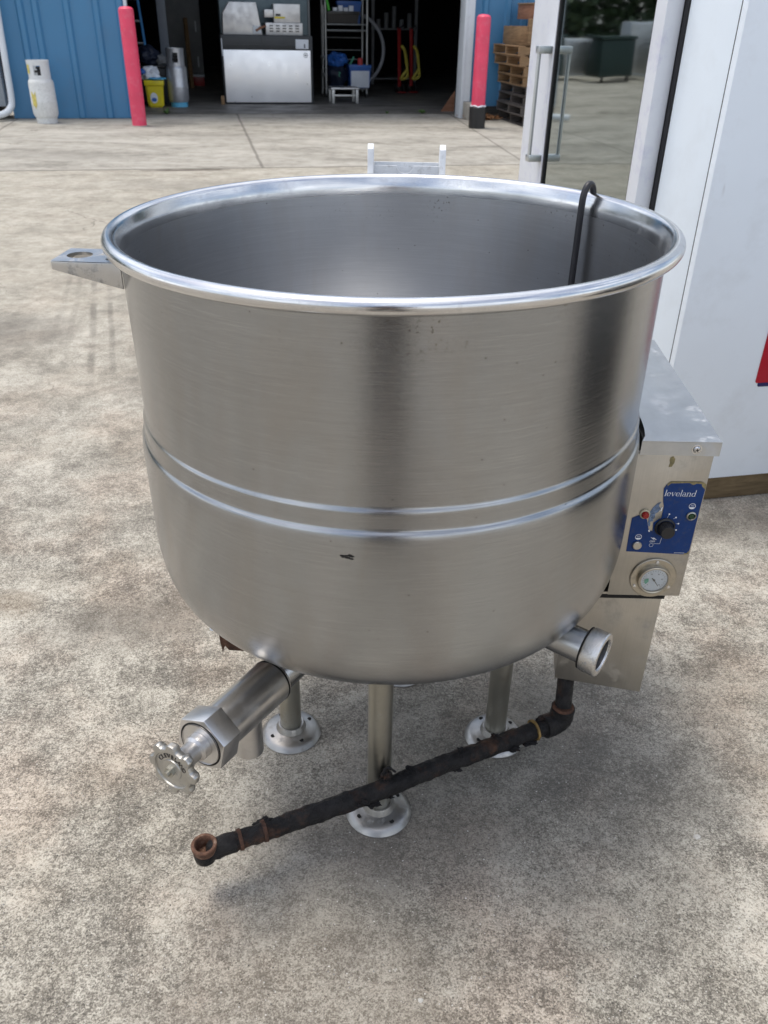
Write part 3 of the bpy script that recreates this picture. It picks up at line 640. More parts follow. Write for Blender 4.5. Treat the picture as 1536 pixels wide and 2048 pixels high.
# hand trucks
ht = thing('hand_truck', bf(4.86, 4.6), 'left red hand truck with a yellow strap, deep in the bay', 'hand truck', 'red hand trucks')
b = B(); tube(b, [bf(4.86, 4.6, .12), bf(4.84, 4.65, 1.12)], .035, 8); obj('spine', b, M['redmetal'], ht)
b = B(); box(b, (4.80, 4.42, .02), (4.96, 4.62, .035), MB, .003); obj('toe_plate', b, M['redmetal'], ht)
b = B(); tube(b, [bf(4.82, 4.62, 1.1), bf(4.92, 4.6, 1.16), bf(4.93, 4.6, 1.10)], .014, 8); obj('handle', b, M['black'], ht)
b = B(); tube(b, smooth_path([bf(4.87, 4.55, .82), bf(4.94, 4.53, .72), bf(4.98, 4.53, .5), bf(5.0, 4.54, .3), bf(4.88, 4.55, .26), bf(4.99, 4.53, .42)], 6), .028, 8, .3); obj('strap', b, M['yellowcloth'], ht)
b = B(); cyl(b, bf(4.80, 4.68, .1), bf(4.83, 4.68, .1), .09, seg=24); cyl(b, bf(4.92, 4.68, .1), bf(4.95, 4.68, .1), .09, seg=24); obj('wheels', b, M['black'], ht)
h2 = copy_tree(ht, None, BU*.25+BV*.05); h2['label'] = 'right red hand truck with a yellow strap, nearest the dark opening'
# shelves in the dark
t = thing('shelving_unit', bf(5.2, 7), 'dim grey shelving unit deep at the back of the bay', 'shelving')
for u in (4.75, 5.70):
    b = B(); box(b, (u, 7, .005), (u+.06, 7.06, 2.4), MB, .004); obj('upright', b, M['greypnl'], t)
for z in (.1, 1.05, 1.9):
    b = B(); box(b, (4.815, 7, z), (5.695, 7.5, z+.03), MB, .004); obj('shelf', b, M['greypnl'], t)
for k in range(5):
    b = B(); cyl(b, bf(4.92+k*.17, 7.12, 1.085), bf(4.92+k*.17, 7.12, 1.25+.12*(k % 3)), .05, .045, 16, .01); o = obj('canister', b, M['greypnl'], org=bf(4.92+k*.17, 7.12, 1.085)); tag(o, 'dim canister on the dark shelving unit', 'canister', 'canisters on the dark shelving')
b = B(); prism(b, [(0, 0), (.22, 0), (.22, .30)], 0, .02, MB @ Matrix.Translation((4.74, .95, .004)) @ Matrix.Rotation(R(90), 4, 'X')); o = obj('plywood_offcut', b, M['wood_red'], org=bf(4.85, .9)); tag(o, 'triangular plywood offcut leaning at the right door jamb', 'plywood')

# weeds
def weed(p, s, lab):
    b = B()
    for k in range(16):
        a = random.uniform(0, 6.28); l = s*random.uniform(.5, 1.1); d = Vector((math.cos(a), math.sin(a), 0)); q = Vector((-d.y, d.x, 0)); h = random.uniform(.2, .7)*s
        vs = [b.verts.new(p+x) for x in (d*.1*l, d*.5*l+q*.17*l+Vector((0, 0, h)), d*l+Vector((0, 0, h*.5)), d*.5*l-q*.17*l+Vector((0, 0, h)))]; b.faces.new(vs)
    o = obj('weed', b, M['leaf'], smooth=False, org=p); tag(o, lab, 'weed', 'weeds along the bay threshold')
weed(bf(.48, .62), .11, 'small green weed in the threshold crack near the yellow bucket')
weed(bf(4.36, .62), .09, 'small green weed in the threshold crack near the right jamb')
weed(bf(3.80, .62), .05, 'tiny green weed in the threshold crack, middle right')

# pallets
def pallet(mw):
    t = thing('pallet', bf(5.25, -1.20), 'x', 'pallet', 'stacked wooden pallets')
    z = 0.0
    for k in range(3):
        b = B(); v = -1.20+k*.53
        # stringer with two fork notches, runs along u
        bprism(b, [(5.25, .016), (5.40, .016), (5.42, .055), (5.58, .055), (5.60, .016), (6.0, .016), (6.02, .055), (6.18, .055), (6.2, .016), (6.35, .016), (6.35, .104), (5.25, .104)], v, v+.04); obj('stringer', b, mw, t, smooth=False)
    for k in range(7):
        b = B(); u = 5.25+k*.168; box(b, (u, -1.215, .105), (u+.092, -.075, .121), MB, .002); obj('deck_board', b, mw, t)
    for k in range(3):
        b = B(); u = 5.25+k*.505; box(b, (u, -1.215, 0), (u+.09, -.075, .0155), MB, .002); obj('deck_board', b, mw, t)
    return t
pw = pallet(M['wood_old']); pn = pallet(M['wood'])
names = ['lowest weathered grey pallet on the ground by the blue wall', 'second weathered grey pallet from the ground', 'third weathered grey pallet from the ground', 'topmost of the weathered grey pallets', 'lowest of the tan new pallets', 'second of the tan new pallets', 'third tan pallet, just under the topmost', 'topmost tan pallet, under the open crate']
offs = [(.12, .02), (.07, 0), (.11, .05), (.10, -.04), (.07, .03), (.05, -.02), (-.02, -.03), (-.04, .0)]
for k in range(8):
    base = pw if k < 4 else pn; off = BU*offs[k][0]+BV*offs[k][1]+Vector((0, 0, .006+k*.1225))
    if k in (0, 4): base.location = base.location+off; base['label'] = names[k]; base['_o'] = list(off); cur = base
    else:
        cur = copy_tree(base, None, off-Vector(base['_o'])); cur['label'] = names[k]
for o in (pw, pn): del o['_o']
for o in list(col.objects):
    if '_o' in o.keys(): del o['_o']
t = thing('wooden_crate', bf(5.6, -.6, .99), 'open fronted tan wooden crate on top of the pallet stack', 'crate')
zc = .99
b = B(); box(b, (5.34, -1.15, zc), (6.2, -.1, zc+.02), MB, .002); obj('base_board', b, M['wood'], t)
b = B(); box(b, (5.34, -1.15, zc+.022), (5.43, -1.09, zc+.31), MB, .004); obj('corner_post', b, M['wood'], t)
b = B(); box(b, (5.34, -1.085, zc+.022), (5.36, -.1, zc+.22), MB, .002); obj('side_panel', b, M['wood'], t)
b = B(); box(b, (5.435, -1.15, zc+.20), (6.2, -.1, zc+.22), MB, .002); obj('top_board', b, M['wood'], t)
b = B(); box(b, (5.36, -.12, zc+.022), (6.2, -.098, zc+.198), MB, .002); obj('back_panel', b, M['wood'], t)
t = thing('lumber_box', bf(5.7, -.6, 1.212), 'reddish brown wooden box topping the pallet stack', 'box')
b = B(); box(b, (5.62, -.9, zc+.222), (5.70, -.8, zc+.30), MB, .003); box(b, (6.1, -.9, zc+.222), (6.18, -.8, zc+.30), MB, .003); obj('foot', b, M['wood_old'], t)
b = B(); box(b, (5.46, -.98, zc+.302), (6.3, -.3, zc+.475), MB, .004); obj('box_body', b, M['wood_red'], t)
b = B(); box(b, (5.45, -.99, zc+.477), (6.31, -.29, zc+.495), MB, .003); obj('box_top', b, M['wood'], t)
b = B(); tube(b, smooth_path([bf(5.46, -1.235, .62), bf(5.52, -1.25, .42), bf(5.60, -1.26, .22)], 5), .012, 6); o = obj('white_strap', b, M['white_pl'], org=bf(5.5, -1.24, .2)); tag(o, 'thin white strap hanging down the pallet stack face', 'strap')
b = B()
for k in range(260):
    p = bf(random.gauss(5.12, .13), random.gauss(-.22, .10), random.uniform(.004, .06)); a = random.uniform(0, 6.28); s = random.uniform(.02, .045)
    d = Vector((math.cos(a), math.sin(a), random.uniform(-.4, .4)))*s; q = Vector((-math.sin(a), math.cos(a), random.uniform(-.5, .5)))*s*.5
    if p.z+d.z < 0.003: p.z += .03
    b.faces.new([b.verts.new(x) for x in (p-d, p+q, p+d, p-q)])
tag(obj('dry_leaves', b, M['dryleaf'], smooth=False, org=bf(5.12, -.22)), 'heap of dry brown leaves at the foot of the pallets', 'dry leaves', kind='stuff')

# left edge machine with white frame
t = thing('equipment_cabinet', bf(-1.9, -.2), 'grey panelled unit with rounded white frame cut by the left edge', 'equipment cabinet')
b = B(); box(b, (-2.0, -.15, .16), (-1.585, .5, 1.9), MB, .02); obj('grey_panel', b, M['trailerg'], t)
b = B(); tube(b, smooth_path([bf(-1.46, -.18, 1.75), bf(-1.475, -.18, 1.2), bf(-1.49, -.18, .6), bf(-1.50, -.19, .25), bf(-1.53, -.22, .15), bf(-1.62, -.32, .085), bf(-1.85, -.50, .06), bf(-2.05, -.55, .06)], 7), .042, 12); obj('white_frame', b, M['white_trim'], t)
b = B(); box(b, (-2.0, -.1, .01), (-1.7, .45, .157), MB, .01); obj('dark_base', b, M['black'], t)

# ---------------------------------------------------------------- glass door fridge (frame f: s along its left face going back, q into the body)
FO = Vector((.800, 2.204, 0)); MF = Matrix((BU, BV, Vector((0, 0, 1)))).transposed().to_4x4(); MF.translation = FO
t = thing('display_fridge', FO+BU*.4+BV*.6, 'tall white glass door fridge standing on a timber skid', 'fridge')
ZB, ZT = .083, 2.05
b = B(); box(b, (0, 0, ZB), (.80, .024, ZT), MF, .0025); fs_ = obj('side_panel', b, M['fridge_s'], t)
b = B(); box(b, (0.002, .0255, ZB), (.78, .262, ZT), MF, .004); obj('body', b, M['fridge_w'], t)
b = B(); box(b, (-.0006, .0242, ZB), (.004, .0254, ZT), MF); obj('corner_seam', b, M['gasket'], t)
b = B()   # hollow cabinet behind the glass door
box(b, (.012, .2625, ZB), (.80, 1.25, ZB+.12), MF); box(b, (.012, .2625, ZT-.12), (.80, 1.25, ZT), MF); box(b, (.76, .2625, ZB+.12), (.80, 1.25, ZT-.12), MF); box(b, (.012, 1.21, ZB+.12), (.76, 1.25, ZT-.12), MF)
obj('cabinet_shell', b, M['fridge_w'], t)
b = B(); box(b, (.02, .264, ZB+.122), (.758, .285, ZT-.122), MF); box(b, (.735, .287, ZB+.122), (.758, 1.208, ZT-.122), MF); obj('inner_lining', b, M['dkgrey'], t)
for z in (.55, .9, 1.25, 1.6):
    b = B()
    for k in range(14): cyl(b, MF @ Vector((.1+.047*k, .29, z)), MF @ Vector((.1+.047*k, 1.205, z)), .004, seg=6)
    cyl(b, MF @ Vector((.1, .295, z-.006)), MF @ Vector((.72, .295, z-.006)), .005, seg=6); cyl(b, MF @ Vector((.1, 1.2, z-.006)), MF @ Vector((.72, 1.2, z-.006)), .005, seg=6)
    obj('shelf', b, M['rackm'], t)
dr = B(); box(dr, (-.05, .284, ZB+.02), (-.002, .343, ZT-.02), MF, .0035); box(dr, (-.05, 1.02, ZB+.02), (-.002, 1.247, ZT-.02), MF, .0035); box(dr, (-.048, .344, ZB+.02), (-.004, 1.019, ZB+.13), MF, .003); box(dr, (-.048, .344, ZT-.13), (-.004, 1.019, ZT-.02), MF, .003)
door = obj('door', dr, M['door_frame'], t)
b = B(); box(b, (-.040, .3435, ZB+.131), (-.026, 1.0195, ZT-.131), MF); obj('glass_pane', b, M['door_glass'], door)
b = B(); box(b, (-.047, .3435, ZB+.131), (-.0405, .349, ZT-.131), MF); box(b, (-.047, 1.009, ZB+.131), (-.0405, 1.0195, ZT-.131), MF); obj('glazing_bead', b, M['gasket'], door)
b = B(); box(b, (-.0015, .2635, ZB+.01), (.0105, .288, ZT-.01), MF, .003); box(b, (-.0015, .289, ZB+.03), (.0105, 1.245, ZB+.06), MF); box(b, (-.0015, .289, ZT-.06), (.0105, 1.245, ZT-.03), MF); box(b, (-.0015, 1.225, ZB+.06), (.0105, 1.245, ZT-.06), MF); obj('gasket', b, M['gasket'], door)
b = B(); hv = 1.036
tube(b, smooth_path([MF @ Vector((-.094, hv, z)) for z in (.855, 1.0, 1.195)], 4), .0070, 10)
for z in (.857, 1.196): box(b, (-.101, hv-.012, z-.012), (-.0495, hv+.022, z+.012), MF, .005)
obj('handle', b, M['handle'], door)
# stickers on the side panel facing the camera
def fplane(bm, poly, d): prism(bm, poly, 0, .0012, MF @ Matrix.Translation((0, -d, 0)) @ Matrix.Rotation(R(90), 4, 'X'))
b = B(); rr = [(.262, .395), (.266, .391), (.55, .391), (.55, .60), (.262, .60)]; fplane(b, [(.2745, .391), (.55, .391), (.55, .72), (.2745, .72), (.2705, .716), (.2705, .395)], .0008); st = obj('red_sticker', b, M['sticker'], t)
b = B(); fplane(b, [(.284, .379), (.54, .379), (.54, .3905), (.280, .3905), (.280, .383)], .0008); obj('navy_sticker', b, M['sticker_b'], st)
b = B(); box(b, (-.02, .012, .001), (.85, .10, .080), MF, .004); box(b, (-.02, 1.3, .001), (.85, 1.39, .080), MF, .004); box(b, (.05, .1025, .02), (.14, 1.2975, .080), MF, .004); box(b, (.66, .1025, .02), (.75, 1.2975, .080), MF, .004)
o = obj('timber_skid', b, M['wood_skid'], org=FO); tag(o, 'damp brown timber skid under the white fridge', 'skid')

# ---------------------------------------------------------------- the steam kettle
KO = Vector((.02, 1.245, 0))
K = thing('steam_kettle', KO, 'large round stainless steel steam kettle on four flanged legs', 'steam kettle')
TY = -.0129; RC = Vector((.0041, 1.2501, 1.0242))
MK = Matrix.Translation(RC) @ Matrix.Rotation(TY, 4, 'Y')
SEG = 192
# outer vessel: under the bead -> upper band -> step -> jacket -> rounded bottom
jack = [(.3953, .325), (.3953, .42), (.3945, .47), (.3915, .5003), (.3862, .522), (.3801, .5373), (.3720, .550), (.3615, .5616), (.3363, .5796), (.3052, .5938), (.2691, .6053), (.2291, .6145), (.1866, .622), (.1429, .6278), (.0998, .6323), (.0592, .6354), (0, .6378)]
upper = [(.3863, .012), (.3862, .05), (.3858, .12), (.3853, .20), (.3850, .2520), (.3851, .2545), (.3857, .2565), (.3868, .2582), (.3880, .2600), (.3886, .2625), (.3887, .2660), (.3887, .2820), (.3889, .2850), (.3897, .2870), (.3910, .2885), (.3925, .2902), (.3937, .2930), (.3945, .2972), (.3950, .303), (.3952, .3110)]
def fine(prof):
    P = smooth_path([(r, 0, d) for r, d in prof], 3); return [(max(p.x, 0), -p.z) for p in P]
b = B(); lathe(b, [(r, -d) for r, d in upper[:5]]+[(r, -d) for r, d in upper[5:]]+fine(jack), MK, SEG); vs_ = obj('outer_shell', b, M['vessel'], K, angle=60)
b = B(); inner = [(.3830, .028), (.3828, .10), (.3826, .20), (.382, .25), (.378, .33), (.36, .42), (.325, .49), (.27, .545), (.20, .582), (.10, .604), (0, .610)]
lathe(b, fine(inner), MK, SEG); obj('inner_shell', b, M['vessel_in'], K, angle=60)
rb = .0101; rc, dc = .3980, .0036
prof = [(rc+rb*math.cos(a), -dc+rb*math.sin(a)) for a in [R(-150+k*12) for k in range(27)]]   # underside round the outside to the top
prof = [(.3866, -.0135)]+prof+[(.3862, -.0068), (.3846, -.0110), (.3834, -.0170), (.3830, -.0285)]
b = B(); lathe(b, prof, MK, SEG); obj('rim', b, M['rim'], K, angle=60)
# small dent/scuff on the jacket and a label plate on the left flank
def on_shell(ang, d, r=.3953, off=.0006): return MK @ Vector(((r+off)*math.cos(ang), (r+off)*math.sin(ang), -d))
b = B(); tb = bmesh.new(); g = {}
for i in range(15):
    for j in range(2): g[i, j] = tb.verts.new(on_shell(R(166+i*1.6), (.345, .455)[j], .3953, .0012))
for i in range(14): tb.faces.new((g[i, 0], g[i, 1], g[i+1, 1], g[i+1, 0]))
bmesh.ops.solidify(tb, geom=tb.faces[:], thickness=.0008); _merge(b, tb); obj('rating_plate', b, M['sticker_b'], K)
b = B(); tb = bmesh.new()
for k in range(16):
    a0 = -97.6+random.gauss(0, .40); d0 = .3215+random.gauss(0, .0016); s = random.uniform(.0010, .0024)
    vs = [tb.verts.new(on_shell(R(a0)+s*1.6*math.cos(q)/.39, d0+s*.55*math.sin(q), .3951, .0006)) for q in [k2*1.047 for k2 in range(6)]]; tb.faces.new(vs)
_merge(b, tb); obj('scuff_mark', b, M['dark'], vs_, smooth=False)

# left pouring bracket
def bracket(M_, ln=-.0255, lf=-.008):
    """arm pointing +x from the vessel wall: top plate with hole, tapered sides"""
    b = B(); L0, L1, W = 0, .070, .036
    tb = bmesh.new(); n = 28; hr = .0175; hc = (.043, 0)
    out = []
    for k in range(n):
        a = 2*math.pi*k/n; dx, dy = math.cos(a), math.sin(a)
        # ray to the rectangle outline
        tx = ((L1-hc[0])/dx if dx > 0 else (L0-hc[0])/dx) if abs(dx) > 1e-6 else 9
        ty = (W/abs(dy)) if abs(dy) > 1e-6 else 9
        q = min(tx, ty); out.append((hc[0]+dx*q, dy*q))
    for cx in ((L1, W), (ln, W), (lf, -W), (L1, -W)):
        i = min(range(n), key=lambda i: (out[i][0]-cx[0])**2+(out[i][1]-cx[1])**2); out[i] = cx
    for z in (0, -.004):
        vi = [tb.verts.new((hc[0]+hr*math.cos(2*math.pi*k/n), hr*math.sin(2*math.pi*k/n), z)) for k in range(n)]; vo = [tb.verts.new((*o_, z)) for o_ in out]
        for k in range(n): tb.faces.new((vi[k], vo[k], vo[(k+1) % n], vi[(k+1) % n]))
        if z == 0: a_ = vi
        else:
            for k in range(n): tb.faces.new((a_[k], a_[(k+1) % n], vi[(k+1) % n], vi[k]))
    bmesh.ops.recalc_face_normals(tb, faces=tb.faces[:]); _merge(b, tb, M_)
    for sy in (-1, 1):
        le = ln if sy > 0 else lf
        prism(b, [(le, -.0008), (L1, -.0008), (L1, -.0115), (le, -.036)], 0, .0035, M_ @ Matrix.Translation((0, sy*W+(.0035 if sy < 0 else 0), 0)) @ Matrix.Rotation(R(90), 4, 'X'), .0008)
    box(b, (L1-.0035, -W+.0037, -.0114), (L1, W-.0037, -.0042), M_)
    return b
MBk = Matrix.Translation((-.386, 1.163, .990)) @ Matrix.Rotation(R(177), 4, 'Z')
br = obj('pouring_bracket', bracket(MBk), M['bracket'], K)
a_ = R(116); MBk2 = Matrix.Translation(Vector((.004+.386*math.cos(a_), 1.25+.386*math.sin(a_), .992))) @ Matrix.Rotation(a_, 4, 'Z')
obj('pouring_bracket', bracket(MBk2, -.001, -.001), M['bracket'], K)
# rear hinge
b = B()
for x in (-.0445, .0915): 
    prism(b, [(1.632, .96), (1.70, .96), (1.712, 1.0), (1.714, 1.055), (1.708, 1.070), (1.696, 1.076), (1.684, 1.068), (1.680, 1.04), (1.672, 1.01), (1.632, 1.0)], 0, .0115, Matrix(((0, 0, 1, x), (1, 0, 0, 0), (0, 1, 0, 0), (0, 0, 0, 1))), .0015)
hg = obj('rear_hinge', b, M['hinge'], K)
b = B(); notch = [(.027+.016*math.cos(a), 1.0385+.014*math.sin(a)) for a in [R(180+k*18) for k in range(11)]]
prism(b, [(-.0325, .975), (-.0325, 1.0385)]+notch+[(.0912, 1.0385), (.0912, .975)], 0, .003, Matrix.Translation((0, 1.693, 0)) @ Matrix.Rotation(R(90), 4, 'X')); box(b, (-.0325, 1.712, .975), (.0912, 1.715, 1.042), None); box(b, (-.0325, 1.6935, .99), (.0912, 1.7118, .993), None)
obj('hinge_plate', b, M['hinge'], hg)

# legs (four) with flanged feet
for (x, y) in ((.001, 1.049), (-.183, 1.243), (.238, 1.244), (.045, 1.445)):
    b = B(); r = .0215
    cyl(b, (x, y, .012), (x, y, .415), r, seg=32); lg = obj('leg', b, M['leg'], K)
    b = B(); pf = [(r+.0005, .030), (r+.004, .030), (r+.006, .026), (r+.009, .0185), (.040, .015), (.050, .0135), (.056, .009), (.0595, .004), (.061, .002), (.061, .0), (.030, 0.0)]
    lathe(b, pf, Matrix.Translation((x, y, 0)), 48); ft = obj('foot_flange', b, M['flange'], K)
    for k in range(4):
        b = B(); a = R(35+90*k); lathe(b, [(0, 0), (.0042, 0), (.0044, .0004)], Matrix.Translation((x+.043*math.cos(a), y+.043*math.sin(a), .01495)), 14)
        obj('bolt_hole', b, M['dark'], ft)
# gussets under the vessel and the base beam
b = B(); prism(b, [(.20, .405), (.26, .405), (.236, .31)], 0, .006, Matrix.Translation((-.035, 1.262, 0)) @ Matrix.Rotation(R(90), 4, 'X')); box(b, (.06, 1.27, .335), (.20, 1.36, .385), None, .004); obj('gusset', b, M['rust2'], K)
b = B(); box(b, (.12, 1.275, .245), (.40, 1.40, .325), None, .004); obj('base_beam', b, M['box'], K)
b = B(); prism(b, [(-.281, .372), (-.2800, .345), (-.277, .322), (-.272, .336), (-.266, .326), (-.19, .322), (-.15, .36), (-.15, .395), (-.26, .41)], 0, .005, Matrix.Translation((0, 1.122, 0)) @ Matrix.Rotation(R(90), 4, 'X')); obj('rusty_bracket', b, M['rust2'], K)
b = B(); blob(b, (-.284, 1.115, .378), (.009, .008, .007), 2, .5); obj('sealant_lump', b, M['white_pl'], K)

# draw-off valve
A0 = Vector((-.177, 1.043, .330)); W0 = Vector((-.2986, .8222, .350)); ax = (W0-A0).normalized(); L = (W0-A0).length
A0 = A0+ax*.006; L -= .006
def along(s): return A0+ax*s
b = B(); tube(b, smooth_path([(-.055, 1.135, .425), (-.085, 1.115, .400), (-.125, 1.09, .358), tuple(along(-.02)), tuple(along(.0))], 6), .030, 28); nk = obj('valve_neck', b, M['vessel'], K)
b = B(); cyl(b, along(-.002), along(.150), .0378, .0362, 48, .002); vb = obj('valve_body', b, M['valve'], K)
b = B(); lathe(b, [(.0380, 0), (.0384, .002), (.0380, .004)], frame_to(along(.002), along(1)), 48); obj('joint_ring', b, M['dark'], vb)
oc = along(.072); b = B(); cyl(b, (oc.x, oc.y, oc.z-.005), (oc.x, oc.y, .238), .0235, seg=36); lathe(b, [(.0235, 0), (.0235, -.002), (.020, -.002), (.020, .004)], Matrix.Translation((oc.x, oc.y, .238)), 36); obj('spout', b, M['valve'], vb)
def ngon(bm, p0, p1, r, n, rot=0, bev=.003):
    Lh = (Vector(p1)-Vector(p0)).length; prism(bm, [(r*math.cos(2*math.pi*k/n+rot), r*math.sin(2*math.pi*k/n+rot)) for k in range(n)], 0, Lh, frame_to(p0, p1), bev)
b = B(); ngon(b, along(.140), along(.180), .0478, 6, .35, .0022); hx = obj('hex_nut', b, M['valve'], K)
b = B(); lathe(b, [(0, .0), (.034, .0), (.0345, .0015), (.0345, .0005)], frame_to(along(.1803), along(1)), 48); obj('bonnet', b, M['valve'], hx)
b = B(); lathe(b, [(.0350, 0), (.0368, .0006), (.0380, .0)], frame_to(along(.1802), along(1)), 48); obj('groove', b, M['dark'], hx)
b = B(); lathe(b, [(.021, 0), (.0205, .012), (.0165, .016), (.0165, .030), (.0185, .034), (.0185, .050), (.015, .056), (.0, .056)], frame_to(along(.1805), along(1)), 40); obj('stem', b, M['valve'], K)
# handwheel: eight lobes
MWh = frame_to(along(L-.010), along(1)) @ Matrix.Scale(.84, 4); q_ = 192
b = B(); poly = []
for k in range(q_):
    a = 2*math.pi*k/q_; lob = math.cos(8*a); rr_ = .0425+.0098*(1/(1+math.exp(-4.5*(lob-.05)))); poly.append((rr_*math.cos(a), rr_*math.sin(a)))
tb = bmesh.new(); lv = []
for z, s in ((-.0095, .86), (-.008, .94), (-.003, 1.0), (.004, 1.0), (.0068, .97), (.0076, .90)): lv.append([tb.verts.new((x*s, y*s, z)) for x, y in poly])
inr = []
for r, z in ((.0368, .0076), (.0358, .0050), (.0205, .0050), (.0198, .0064), (.0185, .0068), (.006, .0068)): inr.append([tb.verts.new((r*math.cos(2*math.pi*k/q_), r*math.sin(2*math.pi*k/q_), z)) for k in range(q_)])
al = lv+inr
for a_r, b_r in zip(al, al[1:]):
    for k in range(q_): tb.faces.new((a_r[k], a_r[(k+1) % q_], b_r[(k+1) % q_], b_r[k]))
tb.faces.new(al[-1]); tb.faces.new(al[0][::-1]); bmesh.ops.recalc_face_normals(tb, faces=tb.faces[:]); _merge(b, tb, MWh)
wh = obj('handwheel', b, M['wheel'], K, angle=28)
b = B(); cyl(b, MWh @ Vector((0, 0, .0066)), MWh @ Vector((0, 0, .0145)), .0085, seg=6); cyl(b, MWh @ Vector((0, 0, .0125)), MWh @ Vector((0, 0, .021)), .0045, seg=16); obj('wheel_nut', b, M['leg'], wh)

def text_bm(s, size, Mx, depth=.0, shear=0.0, align='LEFT'):
    cu = bpy.data.curves.new('t', 'FONT'); cu.body = s; cu.size = size; cu.extrude = depth; cu.shear = shear; cu.align_x = align
    o = bpy.data.objects.new('t', cu); col.objects.link(o); dg = bpy.context.evaluated_depsgraph_get(); me = bpy.data.meshes.new_from_object(o.evaluated_get(dg))
    t_ = bmesh.new(); t_.from_mesh(me); bmesh.ops.transform(t_, matrix=Mx, verts=t_.verts); col.objects.unlink(o); bpy.data.objects.remove(o); bpy.data.curves.remove(cu); bpy.data.meshes.remove(me); return t_
# raised lettering round the wheel
b = B(); word = 'CLEVELAND'
# find the wheel-plane angle of "up"
Mi = MWh.to_3x3().inverted(); upv = Mi @ Vector((0, 0, 1)); up_a = math.atan2(upv.y, upv.x)
for i, ch in enumerate(word):
    a = up_a+R(60)-R(16)*i; r0 = .0245
    Ml = MWh @ Matrix.Rotation(a-math.pi/2, 4, 'Z') @ Matrix.Translation((0, r0, .0049))
    _merge(b, text_bm(ch, .0120, Ml, .0012, 0, 'CENTER'))
obj('raised_lettering', b, M['letter'], wh, smooth=False)

# fill pipe and knurled cap
F0 = Vector((.255, 1.055, .452)); F1 = Vector((.3375, .982, .447)); fx = Vector((.815, -.578, -.03)).normalized(); F0 = F1-fx*.10
b = B(); cyl(b, F0-fx*.03, F1-fx*.022, .0270, seg=44); fp = obj('fill_pipe', b, M['vessel'], K)
b = B(); lathe(b, [(.028, -.024), (.0345, -.0235), (.0360, -.021), (.0360, .001), (.0345, .003), (.0300, .0038), (.0265, .003), (.0255, .0)], frame_to(F1, F1+fx), 64); kn = obj('knurled_ring', b, M['knurl'], K)
b = B(); lathe(b, [(0, -.006), (.018, -.007), (.0255, -.004), (.0262, 0)], frame_to(F1, F1+fx), 48); obj('sight_glass', b, M['dark_glass'], kn)
b = B(); lathe(b, [(.0275, 0), (.0345, .0), (.0345, .0018), (.0275, .0018)], frame_to(F1-fx*.0265, F1), 48, closed=True); obj('seal_ring', b, M['dark'], fp)

# control box: front plane y=1.145
FY = 1.145
cx0, cy0 = .0065, 1.25
arc = [(cx0+.4035*math.cos(a), cy0+.4035*math.sin(a)) for a in [R(-13+k*4) for k in range(15)]]
arc = [p for p in arc if p[1] > FY+.004 and p[1] < 1.60]
b = B(); poly = [(.383, FY), (.5065, FY), (.5240, 1.60)]+[(x+.003, y) for x, y in arc[::-1]]; poly[3] = (poly[3][0], 1.598)
prism(b, poly, .4415, .7125, None, .0012); cb = obj('control_box', b, M['box'], K)
b = B(); lidp = [(.3905, FY-.0045), (.5125, FY-.0045), (.5345, 1.61)]+[(x, y) for x, y in arc[::-1]]
prism(b, lidp, .7345-.0015, .7345, None, 0)
box(b, (.3905, FY-.0045, .7108), (.5125, FY-.003, .7328), None); 
prism(b, [(FY-.003, .7108), (1.61, .7108), (1.61, .7328), (FY-.003, .7328)], 0, .0015, Matrix(((0, 0, 1, .511), (1, 0, 0, 0), (0, 1, 0, 0), (0, 0, 0, 1))) @ Matrix.Shear('XZ', 4, (0, 0)) if False else Matrix(((.0475, 0, 1, .511-.0475*1.142), (1, 0, 0, 0), (0, 1, 0, 0), (0, 0, 0, 1))))
lid = obj('box_lid', b, M['lid'], K)
b = B(); P_ = Vector((.4755, FY-.0045, .7220)); lathe(b, [(.0078, 0), (.0078, .0008), (.0060, .001)], frame_to(P_, P_-Vector((0, 1, 0))), 24); lathe(b, [(.0056, .001), (.0054, .0022), (.0040, .0036), (0, .0042)], frame_to(P_, P_-Vector((0, 1, 0))), 24); s1 = obj('screw', b, M['rim'], lid)
b = B(); 
for an in (20, 110): box(b, (-.003, -.0006, .0040), (.003, .0006, .0045), frame_to(P_, P_-Vector((0, 1, 0))) @ Matrix.Rotation(R(an), 4, 'Z'))
obj('cross_slot', b, M['dark'], lid)
# flat printing on the front: helper in (x, z)
def front(bm, poly, d, th=.0004): prism(bm, poly, 0, th, Matrix.Translation((0, FY-d, 0)) @ Matrix.Rotation(R(90), 4, 'X'))
ov = [(.4489, .6630), (.4978, .6634), (.5048, .6595), (.5050, .6482), (.5045, .6268), (.5043, .5829), (.5040, .5395), (.5032, .5289), (.4963, .5273), (.4005, .5312), (.3995, .5654), (.3992, .5952), (.4093, .6006), (.4192, .5975), (.4240, .5930), (.4262, .5850), (.4285, .5790), (.4302, .5718), (.4367, .5710), (.4353, .5868), (.4420, .5934), (.4465, .5963), (.4463, .6180), (.4435, .6267), (.4401, .6501), (.4437, .6581)]
b = B(); front(b, ov, .0006); pn_ = obj('control_overlay', b, M['blue_label'], K, smooth=False)
b = B(); frag = [(.4263, .5860), (.4268, .5980), (.4262, .6068), (.4300, .6160), (.4362, .6242), (.4410, .6262), (.4380, .6190), (.4420, .6140), (.4392, .6071), (.4350, .6040), (.4362, .5960), (.4330, .5935), (.4345, .5900), (.4300, .5890), (.4310, .5810), (.4288, .5800)]
front(b, frag, .0003, .0003); obj('torn_residue', b, M['torn'], cb, smooth=False)
